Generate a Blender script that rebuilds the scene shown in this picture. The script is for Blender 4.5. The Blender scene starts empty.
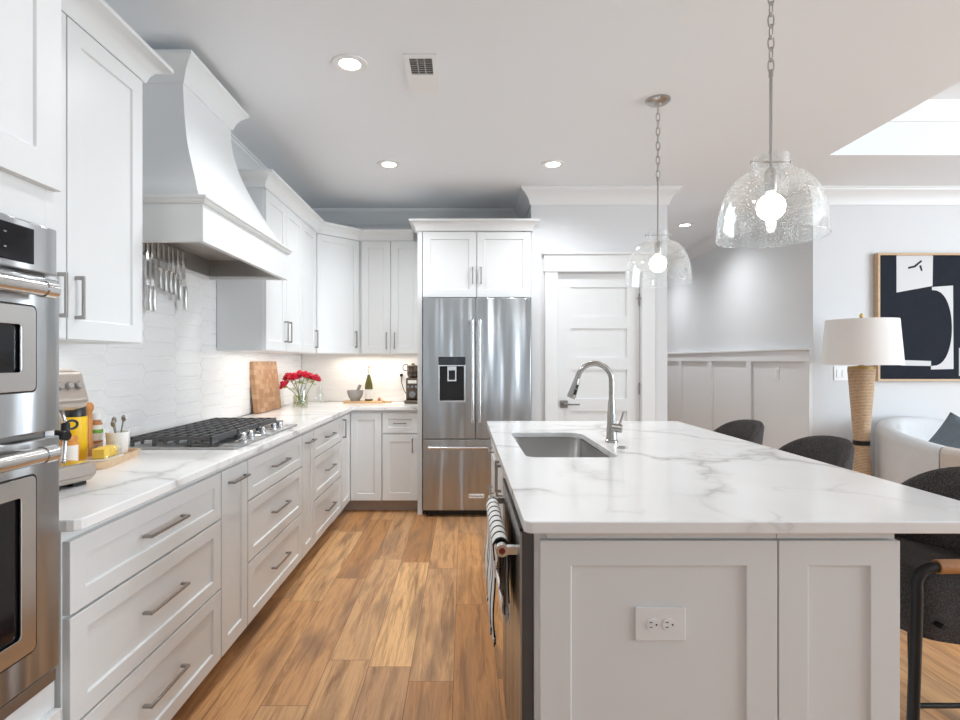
import bpy, bmesh, math, random
from mathutils import Vector, Matrix
random.seed(7)
sc = bpy.context.scene
COL = sc.collection
R = math.radians
PI = math.pi

# ------------------------------------------------------------------ camera, world, lights, exposure
EYE, F = 1.305, 550.0
cd = bpy.data.cameras.new('camera'); cam = bpy.data.objects.new('camera', cd); COL.objects.link(cam)
cam.location = (0, 0, EYE); cam.rotation_euler = (R(90), 0, 0)
cd.sensor_width = 36; cd.lens = F / 960 * 36; cd.shift_x = 16 / 960; cd.shift_y = 1 / 960
cd.clip_start = 0.02
sc.camera = cam
sc.view_settings.view_transform = 'Standard'; sc.view_settings.look = 'None'
sc.view_settings.exposure = 0.30; sc.view_settings.gamma = 1.0; sc.view_settings.use_curve_mapping = False
sc.cycles.diffuse_bounces = 6
sc.cycles.glossy_bounces = 5
sc.cycles.sample_clamp_indirect = 6
sc.cycles.caustics_reflective = False; sc.cycles.caustics_refractive = False

w = bpy.data.worlds.new('world'); sc.world = w; w.use_nodes = True
w.node_tree.nodes['Background'].inputs[0].default_value = (0.80, 0.90, 1.0, 1)
w.node_tree.nodes['Background'].inputs[1].default_value = 1.0

def area(name, loc, rot, sx, sy, power, color):
    l = bpy.data.lights.new(name, 'AREA'); l.shape = 'RECTANGLE'; l.size = sx; l.size_y = sy
    l.energy = power; l.color = color
    o = bpy.data.objects.new(name, l); COL.objects.link(o); o.location = loc; o.rotation_euler = rot
    return o
DAY = (0.81, 0.918, 1.0)
area('daylight_right', (6.70, 0.6, 1.55), (R(98), 0, R(90)), 4.2, 2.0, 240, DAY)
area('daylight_rear_left', (-0.2, -3.05, 1.45), (R(-128), 0, R(0)), 1.7, 2.1, 22, DAY)
area('daylight_rear_right', (4.0, -3.05, 1.45), (R(-128), 0, R(0)), 3.2, 2.1, 30, DAY)
def spot(loc, power, ang=150, color=(.95, .98, 1.0)):
    l = bpy.data.lights.new('can_or_fill_spot', 'SPOT'); l.energy = power; l.spot_size = R(ang); l.spot_blend = 1.0
    l.shadow_soft_size = .07; l.color = color
    o = bpy.data.objects.new('can_or_fill_spot', l); COL.objects.link(o); o.location = loc; return o
def point(loc, power, color=(1.0, .93, .84), rad=.05):
    l = bpy.data.lights.new('lamp_light', 'POINT'); l.energy = power; l.shadow_soft_size = rad; l.color = color
    o = bpy.data.objects.new('lamp_light', l); COL.objects.link(o); o.location = loc; return o

# ------------------------------------------------------------------ materials
MATS = {}
def mat(name, color=(.8, .8, .8), rough=.5, metal=0.0, spec=None, coat=0, emit=None, estr=0, trans=0, ior=None, alpha=None):
    m = bpy.data.materials.new(name); m.use_nodes = True
    b = m.node_tree.nodes['Principled BSDF']
    b.inputs['Base Color'].default_value = (*color, 1); b.inputs['Roughness'].default_value = rough
    b.inputs['Metallic'].default_value = metal
    if spec is not None: b.inputs['Specular IOR Level'].default_value = spec
    if coat: b.inputs['Coat Weight'].default_value = coat
    if emit: b.inputs['Emission Color'].default_value = (*emit, 1); b.inputs['Emission Strength'].default_value = estr
    if trans: b.inputs['Transmission Weight'].default_value = trans
    if ior: b.inputs['IOR'].default_value = ior
    MATS[name] = m
    return m
class NT:
    def __init__(s, m): s.t = m.node_tree; s.b = s.t.nodes.get('Principled BSDF')
    def n(s, typ, **kw):
        nd = s.t.nodes.new(typ)
        for k, v in kw.items():
            if k.startswith('i_'):
                key = k[2:]; key = int(key) if key.isdigit() else key
                nd.inputs[key].default_value = v
            else: setattr(nd, k, v)
        return nd
    def l(s, a, b): s.t.links.new(a, b)
    def math(s, op, a, b=None, clamp=False):
        nd = s.t.nodes.new('ShaderNodeMath'); nd.operation = op; nd.use_clamp = clamp
        for i, v in enumerate((a, b)):
            if v is None: continue
            if isinstance(v, (int, float)): nd.inputs[i].default_value = v
            else: s.l(v, nd.inputs[i])
        return nd.outputs[0]
    def obj(s, scale=(1, 1, 1)):
        tc = s.n('ShaderNodeTexCoord'); mp = s.n('ShaderNodeMapping'); mp.inputs['Scale'].default_value = scale
        s.l(tc.outputs['Object'], mp.inputs[0]); return mp.outputs[0]
    def ramp(s, fac, stops):
        r = s.n('ShaderNodeValToRGB'); e = r.color_ramp.elements
        while len(e) < len(stops): e.new(.5)
        for k, (p, c) in enumerate(stops): e[k].position = p; e[k].color = (*c, 1) if len(c) == 3 else c
        s.l(fac, r.inputs[0]); return r.outputs[0]
    def mix(s, fac, a, b, mode='MIX'):
        nd = s.n('ShaderNodeMix', data_type='RGBA', blend_type=mode)
        for i, v in ((0, fac), (6, a), (7, b)):
            if isinstance(v, (int, float)): nd.inputs[i].default_value = v
            elif isinstance(v, tuple): nd.inputs[i].default_value = (*v, 1)
            else: s.l(v, nd.inputs[i])
        return nd.outputs[2]
    def bump(s, h, strength=.2, dist=.01):
        bp = s.n('ShaderNodeBump'); bp.inputs['Strength'].default_value = strength; bp.inputs['Distance'].default_value = dist
        s.l(h, bp.inputs['Height']); s.l(bp.outputs[0], s.b.inputs['Normal'])
    def noise(s, vec, scale, detail=4, rough=.5, dist=0):
        nd = s.n('ShaderNodeTexNoise'); nd.inputs['Scale'].default_value = scale; nd.inputs['Detail'].default_value = detail
        nd.inputs['Roughness'].default_value = rough; nd.inputs['Distortion'].default_value = dist
        s.l(vec, nd.inputs['Vector']); return nd

CAB = mat('cabinet_paint', (.755, .768, .77), .35)
WALL = mat('wall_paint', (.70, .712, .725), .7)
CEIL = mat('ceiling_paint', (.82, .85, .88), .8)
TRIM = mat('trim_paint', (.77, .78, .785), .45)
WHITE = mat('white_plastic', (.82, .82, .82), .35)
BLACK = mat('black_plastic', (.012, .012, .013), .35)
BLKGLASS = mat('black_glass', (.006, .006, .008), .06)
CHROME = mat('chrome', (.75, .75, .76), .12, 1)
NICKEL = mat('brushed_nickel', (.47, .455, .44), .32, 1)
HANDLE = mat('pull_metal', (.36, .345, .33), .36, 1)
IRON = mat('cast_iron', (.075, .075, .078), .5)
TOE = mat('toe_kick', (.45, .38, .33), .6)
BULB = mat('bulb_glow', (1, 1, 1), .3, emit=(1, .95, .88), estr=14)
CAN = mat('can_lens', (1, 1, 1), .3, emit=(1, .97, .92), estr=9)
GOLD = mat('brass', (.62, .42, .16), .3, 1)

def stainless(name, col, rough, sc_, wav=0.0):
    m = mat(name, col, rough, 1); t = NT(m)
    if wav:
        tg = t.n('ShaderNodeTangent', direction_type='RADIAL', axis='Z'); t.l(tg.outputs[0], t.b.inputs['Tangent'])
        t.b.inputs['Anisotropic'].default_value = .75
    if wav:
        n2 = t.noise(t.obj((5, 5, .35)), 1.6, 1)
        t.bump(n2.outputs[0], wav, .08)
    return m
STEEL = stainless('stainless_steel', (.47, .475, .48), .30, (4, 4, 160), 1.0)
STEELD = stainless('dark_stainless', (.33, .325, .32), .34, (4, 4, 160))
STEELH = stainless('stainless_handle', (.70, .69, .68), .2, (60, 60, 60))
SINKM = stainless('sink_steel', (.52, .50, .48), .28, (60, 60, 60))

def m_floor():
    m = mat('plank_floor', rough=.45, spec=.3); t = NT(m); tc = t.n('ShaderNodeTexCoord')
    sp = t.n('ShaderNodeSeparateXYZ'); t.l(tc.outputs['Object'], sp.inputs[0])
    xs = t.math('ADD', sp.outputs[0], .043)
    wn = t.n('ShaderNodeTexWhiteNoise', noise_dimensions='1D'); t.l(t.math('FLOOR', t.math('DIVIDE', xs, .182)), wn.inputs['W'])
    cb = t.n('ShaderNodeCombineXYZ'); t.l(t.math('ADD', sp.outputs[1], t.math('MULTIPLY', wn.outputs[0], 1.22)), cb.inputs[0]); t.l(xs, cb.inputs[1])
    br = t.n('ShaderNodeTexBrick', offset=0, offset_frequency=2, squash=1, squash_frequency=2)
    for k, v in (('Color1', (0, 0, 0, 1)), ('Color2', (1, 1, 1, 1)), ('Mortar', (.5, .5, .5, 1)), ('Scale', 1.0), ('Mortar Size', .0014),
                 ('Mortar Smooth', .1), ('Bias', 0.0), ('Brick Width', 1.22), ('Row Height', .182)): br.inputs[k].default_value = v
    t.l(cb.outputs[0], br.inputs[0])
    # per plank offset of the grain
    g = t.n('ShaderNodeCombineXYZ')
    t.l(t.math('MULTIPLY', sp.outputs[0], 22.0), g.inputs[0])
    t.l(t.math('ADD', t.math('MULTIPLY', sp.outputs[1], 1.5), t.math('MULTIPLY', br.outputs[0], 37.0)), g.inputs[1])
    n1 = t.noise(g.outputs[0], 1.0, 7, .7, .8)
    g2 = t.n('ShaderNodeVectorMath', operation='MULTIPLY'); t.l(g.outputs[0], g2.inputs[0]); g2.inputs[1].default_value = (.35, .8, 1)
    n2 = t.noise(g2.outputs[0], 1.0, 3, .5, .5)
    g3 = t.n('ShaderNodeVectorMath', operation='MULTIPLY'); t.l(g.outputs[0], g3.inputs[0]); g3.inputs[1].default_value = (9, 4, 1)
    n3 = t.noise(g3.outputs[0], 1.0, 3, .6)
    base = t.ramp(br.outputs[0], [(0, (.48, .225, .085)), (.3, (.74, .385, .155)), (.62, (.56, .315, .16)), (1, (.86, .51, .235))])
    c1 = t.mix(t.ramp(n1.outputs[0], [(.32, (0, 0, 0)), (.52, (1, 1, 1))]), t.mix(.74, base, (.17, .068, .024)), base)
    c2 = t.mix(t.math('MULTIPLY', t.ramp(n2.outputs[0], [(.50, (0, 0, 0)), (.70, (1, 1, 1))]), .82), c1, (.23, .135, .08))
    c2 = t.mix(t.math('MULTIPLY', t.ramp(n3.outputs[0], [(.35, (1, 1, 1)), (.55, (0, 0, 0))]), .35), c2, (.28, .14, .06))
    c3 = t.mix(t.math('MULTIPLY', br.outputs[1], .75), c2, (.09, .05, .03))
    t.l(c3, t.b.inputs['Base Color'])
    t.bump(t.math('SUBTRACT', t.math('MULTIPLY', n1.outputs[0], .25), br.outputs[1]), .25, .002)
    return m
FLOOR = m_floor()

def m_quartz():
    m = mat('veined_quartz', rough=.16); t = NT(m); v = t.obj()
    wn = t.noise(v, 1.7, 5, .55)
    mx = t.n('ShaderNodeVectorMath', operation='MULTIPLY_ADD'); t.l(wn.outputs[1], mx.inputs[0]); mx.inputs[1].default_value = (.75, .75, .3); t.l(v, mx.inputs[2])
    def veins(scale, w0, seed):
        ad = t.n('ShaderNodeVectorMath', operation='ADD'); t.l(mx.outputs[0], ad.inputs[0]); ad.inputs[1].default_value = seed
        vo = t.n('ShaderNodeTexVoronoi', feature='DISTANCE_TO_EDGE'); vo.inputs['Scale'].default_value = scale
        t.l(ad.outputs[0], vo.inputs['Vector'])
        return t.ramp(vo.outputs['Distance'], [(0, (1, 1, 1)), (w0, (.4, .4, .4)), (w0 * 3, (0, 0, 0))])
    mask = t.ramp(t.noise(v, 2.1, 3).outputs[0], [(.38, (0, 0, 0)), (.56, (1, 1, 1))])
    a = t.math('MULTIPLY', veins(1.35, .022, (3.3, 1.2, 0)), mask)
    mask2 = t.ramp(t.noise(v, 3.1, 2).outputs[0], [(.5, (0, 0, 0)), (.66, (1, 1, 1))])
    b = t.math('MULTIPLY', veins(3.2, .016, (8.1, 4.4, 0)), mask2)
    f = t.math('ADD', t.math('MULTIPLY', a, .72), t.math('MULTIPLY', b, .42), True)
    cl = t.ramp(t.noise(v, 2.5, 4).outputs[0], [(.35, (.85, .845, .84)), (.7, (.885, .88, .875))])
    t.l(t.mix(f, cl, (.37, .35, .335)), t.b.inputs['Base Color'])
    return m
QUARTZ = m_quartz()

def m_tile():
    m = mat('glazed_tile', (.84, .83, .82), .12); t = NT(m)
    n1 = t.noise(t.obj((1, 3, 9)), 5, 3); t.bump(n1.outputs[0], .22, .012); return m
TILE = m_tile()

def m_wood(name, c0, c1, scale=(3, 40, 40), rough=.5):
    m = mat(name, c0, rough); t = NT(m); n1 = t.noise(t.obj(scale), 1, 4, .6, .5)
    t.l(t.ramp(n1.outputs[0], [(.3, c0), (.7, c1)]), t.b.inputs['Base Color']); return m
WOODL = m_wood('light_wood', (.60, .36, .17), (.72, .48, .26))
WOODT = m_wood('tray_wood', (.58, .40, .24), (.68, .50, .33))
WOODO = m_wood('orange_wood', (.50, .20, .05), (.62, .28, .08))
WOODF = m_wood('frame_oak', (.50, .33, .19), (.60, .42, .26))
def m_endgrain():
    m = mat('end_grain_wood', rough=.5); t = NT(m); v = t.obj()
    sp = t.n('ShaderNodeSeparateXYZ'); t.l(v, sp.inputs[0]); cb = t.n('ShaderNodeCombineXYZ')
    t.l(sp.outputs[1], cb.inputs[0]); t.l(sp.outputs[2], cb.inputs[1])
    br = t.n('ShaderNodeTexBrick', offset=.5)
    for k, x in (('Color1', (0, 0, 0, 1)), ('Color2', (1, 1, 1, 1)), ('Mortar', (.3, .3, .3, 1)), ('Scale', 1.0), ('Mortar Size', .0008), ('Brick Width', .045), ('Row Height', .036)): br.inputs[k].default_value = x
    t.l(cb.outputs[0], br.inputs[0])
    n1 = t.noise(v, 60, 4)
    c = t.ramp(br.outputs[0], [(0, (.40, .205, .105)), (.5, (.52, .30, .165)), (1, (.64, .41, .24))])
    t.l(t.mix(t.math('MULTIPLY', n1.outputs[0], .5), c, (.22, .10, .045)), t.b.inputs['Base Color']); return m
ENDGRAIN = m_endgrain()
def m_fabric(name, c0, c1, scale=220, rough=.9):
    m = mat(name, c0, rough, spec=.2); t = NT(m); v = t.obj()
    ck = t.n('ShaderNodeTexVoronoi'); ck.inputs['Scale'].default_value = scale; t.l(v, ck.inputs['Vector'])
    n1 = t.noise(v, 14, 3)
    f = t.math('ADD', t.math('MULTIPLY', ck.outputs['Distance'], .8), t.math('MULTIPLY', n1.outputs[0], .35))
    t.l(t.ramp(f, [(.25, c0), (.75, c1)]), t.b.inputs['Base Color'])
    t.bump(ck.outputs['Distance'], .5, .002); return m
CHARC = m_fabric('charcoal_weave', (.024, .021, .021), (.088, .080, .078), 230)
SOFA = m_fabric('oatmeal_fabric', (.61, .62, .63), (.73, .74, .75), 320)
SOFB = m_fabric('beige_fabric', (.56, .50, .45), (.68, .62, .57), 320)
CUSH = m_fabric('slate_fabric', (.10, .125, .145), (.20, .235, .26), 300)
SHADE = mat('lamp_linen', (.82, .80, .78), .9)
def m_rope():
    m = mat('woven_rope', rough=.8); t = NT(m)
    wv = t.n('ShaderNodeTexWave', bands_direction='Z'); wv.inputs['Scale'].default_value = 28; wv.inputs['Distortion'].default_value = 1.2
    t.l(t.obj(), wv.inputs[0]); n1 = t.noise(t.obj((40, 40, 90)), 1, 3)
    f = t.math('ADD', t.math('MULTIPLY', wv.outputs['Fac'], .5), t.math('MULTIPLY', n1.outputs[0], .5))
    t.l(t.ramp(f, [(.2, (.33, .21, .12)), (.75, (.66, .49, .33))]), t.b.inputs['Base Color']); t.bump(wv.outputs['Fac'], .5, .004); return m
ROPE = m_rope()
LEATHER = m_wood('tan_leather', (.34, .145, .045), (.46, .21, .075), (30, 30, 30), .42)
BLKMETAL = mat('black_metal', (.013, .013, .014), .4, .3)
NAVY = m_fabric('navy_canvas', (.010, .013, .022), (.022, .026, .036), 400)
CANVAS = mat('off_white_paint', (.66, .67, .68), .8)
INK = mat('black_ink', (.01, .01, .012), .7)
STONE = m_fabric('granite', (.22, .21, .205), (.42, .41, .40), 500, .7)
ROSE = mat('rose_petal', (.60, .010, .045), .55)
LEAF = mat('leaf_green', (.16, .26, .05), .5)
BUDG = mat('pale_leaf', (.42, .48, .10), .5)
YEL = mat('yellow_label', (.85, .55, .02), .4)
BUTTER = mat('butter', (.93, .62, .06), .45)
AMBER = mat('amber_jar', (.60, .25, .05), .25)
SPICE = mat('spice', (.45, .20, .07), .6)
PAPER = mat('paper_label', (.82, .81, .78), .6)
GREENP = mat('green_label', (.18, .42, .06), .5)
CERAM = mat('white_ceramic', (.82, .82, .81), .15)
COFFEE = mat('coffee_steel', (.56, .50, .45), .3, .85)
DARKBR = mat('grinder_metal', (.15, .115, .085), .35, .6)
BOTGL = mat('olive_glass', (.11, .10, .015), .08)
GARLIC = mat('garlic', (.75, .70, .62), .6)
RED = mat('red_enamel', (.20, .02, .018), .3)
WATERM = mat('stem_water', (.55, .56, .40), .05, trans=.85, ior=1.33)
def m_clear(name, tint=(.97, .98, .98), refl=.06, seed=False):
    m = bpy.data.materials.new(name); m.use_nodes = True; t = NT(m); t.t.nodes.clear()
    out = t.n('ShaderNodeOutputMaterial'); tr = t.n('ShaderNodeBsdfTransparent'); tr.inputs[0].default_value = (*tint, 1)
    gl = t.n('ShaderNodeBsdfGlossy'); gl.inputs[0].default_value = (1, 1, 1, 1); gl.inputs['Roughness'].default_value = .03
    lw = t.n('ShaderNodeLayerWeight'); lw.inputs[0].default_value = .25
    f = t.math('ADD', t.math('MULTIPLY', lw.outputs['Facing'], .30), refl, True)
    mx = t.n('ShaderNodeMixShader'); t.l(f, mx.inputs[0]); t.l(tr.outputs[0], mx.inputs[1]); t.l(gl.outputs[0], mx.inputs[2])
    last = mx
    if seed:
        vo = t.n('ShaderNodeTexVoronoi'); vo.inputs['Scale'].default_value = 140; vo.inputs['Randomness'].default_value = 1
        t.l(t.obj(), vo.inputs['Vector'])
        spk = t.math('LESS_THAN', vo.outputs['Distance'], .25)
        df = t.n('ShaderNodeBsdfDiffuse'); df.inputs[0].default_value = (.95, .95, .95, 1)
        tl = t.n('ShaderNodeBsdfTranslucent'); tl.inputs[0].default_value = (.95, .95, .95, 1)
        ad = t.n('ShaderNodeMixShader'); ad.inputs[0].default_value = .5; t.l(df.outputs[0], ad.inputs[1]); t.l(tl.outputs[0], ad.inputs[2])
        m2 = t.n('ShaderNodeMixShader'); t.l(t.math('ADD', t.math('MULTIPLY', spk, .60), .015), m2.inputs[0]); t.l(mx.outputs[0], m2.inputs[1]); t.l(ad.outputs[0], m2.inputs[2])
        last = m2
    t.l(last.outputs[0], out.inputs[0]); MATS[name] = m; return m
GLASS = m_clear('clear_glass')
SEEDED = m_clear('seeded_glass', (.97, .98, .98), .03, True)
def m_towel():
    m = mat('striped_towel', rough=.95, spec=.1); t = NT(m); v = t.obj(); sp = t.n('ShaderNodeSeparateXYZ'); t.l(v, sp.inputs[0])
    fr = t.math('FRACT', t.math('MULTIPLY', t.math('ADD', sp.outputs[1], 2.0), 18.5))
    st = t.math('LESS_THAN', fr, .24)
    t.l(t.mix(st, (.80, .785, .76), (.02, .02, .022)), t.b.inputs['Base Color'])
    t.bump(t.noise(v, 160, 2).outputs[0], .3, .002); return m
TOWEL = m_towel()

# ------------------------------------------------------------------ mesh helpers
class MB:
    def __init__(s): s.bm = bmesh.new()
    def _v(s, p, M): return s.bm.verts.new(M @ Vector(p) if M else Vector(p))
    def face(s, vs):
        try: return s.bm.faces.new(vs)
        except ValueError: return None
    def box(s, x0, x1, y0, y1, z0, z1, M=None):
        v = [s._v((x, y, z), M) for z in (z0, z1) for y in (y0, y1) for x in (x0, x1)]
        for f in ((0, 2, 3, 1), (4, 5, 7, 6), (0, 1, 5, 4), (2, 6, 7, 3), (0, 4, 6, 2), (1, 3, 7, 5)): s.face([v[i] for i in f])
        return s
    def hexa(s, pts, M=None):   # 8 points: bottom 4 ring, top 4 ring
        v = [s._v(p, M) for p in pts]
        s.face([v[3], v[2], v[1], v[0]]); s.face(v[4:8])
        for i in range(4): j = (i + 1) % 4; s.face([v[i], v[j], v[4 + j], v[4 + i]])
        return s
    def prism(s, pts, z0, z1, M=None):
        a = [s._v((x, y, z0), M) for x, y in pts]; b = [s._v((x, y, z1), M) for x, y in pts]; n = len(pts)
        s.face(a[::-1]); s.face(b)
        for i in range(n): s.face([a[i], a[(i + 1) % n], b[(i + 1) % n], b[i]])
        return s
    def ring(s, outer, inner, z0, z1, M=None):
        n = len(outer)
        A, B, C, D = ([s._v((x, y, z), M) for x, y in P] for P, z in ((outer, z0), (inner, z0), (outer, z1), (inner, z1)))
        for i in range(n):
            j = (i + 1) % n
            s.face([A[i], A[j], C[j], C[i]]); s.face([B[j], B[i], D[i], D[j]])
            s.face([C[i], C[j], D[j], D[i]]); s.face([A[j], A[i], B[i], B[j]])
        return s
    def lathe(s, prof, c=(0, 0, 0), seg=28, M=None, closed=False):
        rings = []
        for r, z in prof:
            if r < 1e-6: rings.append([s._v((c[0], c[1], c[2] + z), M)])
            else: rings.append([s._v((c[0] + r * math.cos(2 * PI * k / seg), c[1] + r * math.sin(2 * PI * k / seg), c[2] + z), M) for k in range(seg)])
        pr = list(zip(rings, rings[1:])) + ([(rings[-1], rings[0])] if closed else [])
        for a, b in pr:
            for k in range(seg):
                j = (k + 1) % seg
                if len(a) == 1 and len(b) == 1: continue
                if len(a) == 1: s.face([a[0], b[j], b[k]])
                elif len(b) == 1: s.face([a[k], a[j], b[0]])
                else: s.face([a[k], a[j], b[j], b[k]])
        return s
    def tube(s, pts, r, seg=10, closed=False, caps=True, M=None):
        pts = [Vector(p) for p in pts]; n = len(pts)
        rad = r if isinstance(r, (list, tuple)) else [r] * n
        tan = []
        for i in range(n):
            a = pts[(i - 1) % n] if (closed or i > 0) else pts[i]; b = pts[(i + 1) % n] if (closed or i < n - 1) else pts[i]
            tan.append((b - a).normalized())
        up = Vector((0, 0, 1)) if abs(tan[0].z) < .9 else Vector((1, 0, 0))
        nrm = (up - tan[0] * up.dot(tan[0])).normalized(); rings = []
        for i in range(n):
            nrm = (nrm - tan[i] * nrm.dot(tan[i])).normalized(); bn = tan[i].cross(nrm)
            rings.append([s._v(pts[i] + (nrm * math.cos(2 * PI * k / seg) + bn * math.sin(2 * PI * k / seg)) * rad[i], M) for k in range(seg)])
        for i in range(n if closed else n - 1):
            a, b = rings[i], rings[(i + 1) % n]
            for k in range(seg): j = (k + 1) % seg; s.face([a[k], a[j], b[j], b[k]])
        if caps and not closed: s.face(rings[0][::-1]); s.face(rings[-1])
        return s
    def cyl(s, p0, p1, r, r1=None, seg=18): return s.tube([p0, p1], [r, r if r1 is None else r1], seg)
    def ball(s, c, r, seg=16, rings=10, sx=1, sy=1, sz=1, M=None):
        T = Matrix.Translation(c) @ Matrix.Diagonal((sx, sy, sz, 1)); T = M @ T if M else T
        return s.lathe([(r * math.sin(PI * k / rings), -r * math.cos(PI * k / rings)) for k in range(rings + 1)], (0, 0, 0), seg, T)
    def sweep(s, prof, path, caps=True, M=None):   # prof: (outwards, z) with outwards to the right of the path
        P = [Vector(p) for p in path]; rows = []
        for i, p in enumerate(P):
            d0 = (P[i] - P[i - 1]).normalized() if i > 0 else None
            d1 = (P[i + 1] - P[i]).normalized() if i < len(P) - 1 else None
            if d0 is None: d0 = d1
            if d1 is None: d1 = d0
            n0, n1 = Vector((d0.y, -d0.x)), Vector((d1.y, -d1.x))
            m = (n0 + n1); m = m / (1 + n0.dot(n1))
            rows.append([s._v((p.x + m.x * o, p.y + m.y * o, z), M) for o, z in prof])
        k = len(prof)
        for a, b in zip(rows, rows[1:]):
            for i in range(k): j = (i + 1) % k; s.face([a[i], a[j], b[j], b[i]])
        if caps: s.face(rows[0]); s.face(rows[-1][::-1])
        return s
    def loft(s, rows, closed_u=True, caps=True, M=None):
        V = [[s._v(p, M) for p in r] for r in rows]; k = len(V[0])
        for a, b in zip(V, V[1:]):
            for i in range(k if closed_u else k - 1): j = (i + 1) % k; s.face([a[i], a[j], b[j], b[i]])
        if caps and closed_u: s.face(V[0][::-1]); s.face(V[-1])
        return s
    def shaker(s, M, x0, x1, z0, z1, t=.02, rail=.057, rec=.008, rz=None, yf=0.0):
        # outward is -y ; back of the door at y=yf, front at yf-t
        rz = rail if rz is None else rz; f, b, p = yf - t, yf, yf - t + rec
        def R4(a, c, d, e, y): return [s._v((a, y, d), M), s._v((c, y, d), M), s._v((c, y, e), M), s._v((a, y, e), M)]
        O, B = R4(x0, x1, z0, z1, f), R4(x0, x1, z0, z1, b)
        I, Pn = R4(x0 + rail, x1 - rail, z0 + rz, z1 - rz, f), R4(x0 + rail + .002, x1 - rail - .002, z0 + rz + .002, z1 - rz - .002, p)
        for i in range(4):
            j = (i + 1) % 4
            s.face([O[i], O[j], I[j], I[i]]); s.face([I[i], I[j], Pn[j], Pn[i]]); s.face([O[j], O[i], B[i], B[j]])
        s.face(Pn); s.face(B[::-1]); return s
    def pull(s, M, cx, cz, L, vert, y0=-.02, out=.030, r=.0045):
        a = L / 2
        pr = [(-a, 0), (-a, -out), (-a + .011, -out), (-a + .011, 0)]
        q = lambda u, y, e: ((cx + e, y0 + y, cz + u) if vert else (cx + u, y0 + y, cz + e))
        h = r
        for sg in (-1, 1):
            pts = [(sg * a, 0), (sg * (a - .011), 0), (sg * (a - .014), -out), (sg * a, -out)]
            V = [[s._v(q(u, y, e), M) for u, y in pts] for e in (-h, h)]
            s.face(V[0]); s.face(V[1][::-1])
            for i in range(4): j = (i + 1) % 4; s.face([V[0][j], V[0][i], V[1][i], V[1][j]])
        lo, hi = q(-a + .012, -out, -h), q(a - .012, -out + .008, h)
        s.box(min(lo[0], hi[0]), max(lo[0], hi[0]), min(lo[1], hi[1]), max(lo[1], hi[1]), min(lo[2], hi[2]), max(lo[2], hi[2]), M)
        return s
    def build(s, name, m, parent=None, smooth=None, bevel=0, kind=None, off=None, seg=2):
        bmesh.ops.recalc_face_normals(s.bm, faces=s.bm.faces)
        me = bpy.data.meshes.new(name)
        o = bpy.data.objects.new(name, me); COL.objects.link(o)
        if off is None and parent is None and kind is None:
            xs = [v.co for v in s.bm.verts]
            lo = [min(c[i] for c in xs) for i in range(3)]; hi = [max(c[i] for c in xs) for i in range(3)]
            off = Vector(((lo[0] + hi[0]) / 2, (lo[1] + hi[1]) / 2, lo[2])); o.location = off
        if off is not None:
            for v in s.bm.verts: v.co -= Vector(off)
        s.bm.to_mesh(me); s.bm.free()
        me.materials.append(m)
        if smooth:
            me.polygons.foreach_set('use_smooth', [True] * len(me.polygons)); me.set_sharp_from_angle(angle=R(smooth))
        if bevel:
            b = o.modifiers.new('bevel', 'BEVEL'); b.width = bevel; b.segments = seg; b.limit_method = 'ANGLE'; b.angle_limit = R(40)
            b.harden_normals = False
        if parent: o.parent = parent
        if kind: o['kind'] = kind
        return o
def tag(o, label, cat, group=None):
    o['label'] = label; o['category'] = cat
    if group: o['group'] = group
    return o
def thing(name, label, cat, loc=(0, 0, 0), rz=0, group=None):
    o = bpy.data.objects.new(name, None); COL.objects.link(o); o.location = loc; o.rotation_euler = (0, 0, rz)
    o.empty_display_size = .05
    return tag(o, label, cat, group)
def kids(o): return [c for c in bpy.data.objects if c.parent == o]
def dup(root, label, loc=None, rz=None):
    def rec(o, par):
        c = o.copy(); COL.objects.link(c)
        if par: c.parent = par
        for k in kids(o): rec(k, c)
        return c
    r = rec(root, None); r['label'] = label
    if loc is not None: r.location = loc
    if rz is not None: r.rotation_euler = (0, 0, rz)
    return r
def rrect(x0, x1, y0, y1, r, k=6):
    rs = r if isinstance(r, (list, tuple)) else [r] * 4; out = []
    for (cx, cy, a), q in zip(((x0, y0, 180), (x1, y0, 270), (x1, y1, 0), (x0, y1, 90)), rs):
        ox = cx + (q if cx == x0 else -q); oy = cy + (q if cy == y0 else -q)
        for i in range(k + 1): t = R(a + 90 * i / k); out.append((ox + q * math.cos(t), oy + q * math.sin(t)))
    return out
T = Matrix.Translation
RZ = lambda a: Matrix.Rotation(R(a), 4, 'Z')
RX = lambda a: Matrix.Rotation(R(a), 4, 'X')
RY = lambda a: Matrix.Rotation(R(a), 4, 'Y')
def text(name, body, size, M, m, parent, ext=.0004):
    c = bpy.data.curves.new(name, 'FONT'); c.body = body; c.size = size; c.extrude = ext; c.align_x = 'CENTER'; c.align_y = 'CENTER'
    tmp = bpy.data.objects.new(name, c); COL.objects.link(tmp)
    dg = bpy.context.evaluated_depsgraph_get(); me = bpy.data.meshes.new_from_object(tmp.evaluated_get(dg))
    bpy.data.objects.remove(tmp)
    me.transform(M); me.materials.clear(); me.materials.append(m)
    o = bpy.data.objects.new(name, me); COL.objects.link(o); o.parent = parent
    return o

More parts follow.
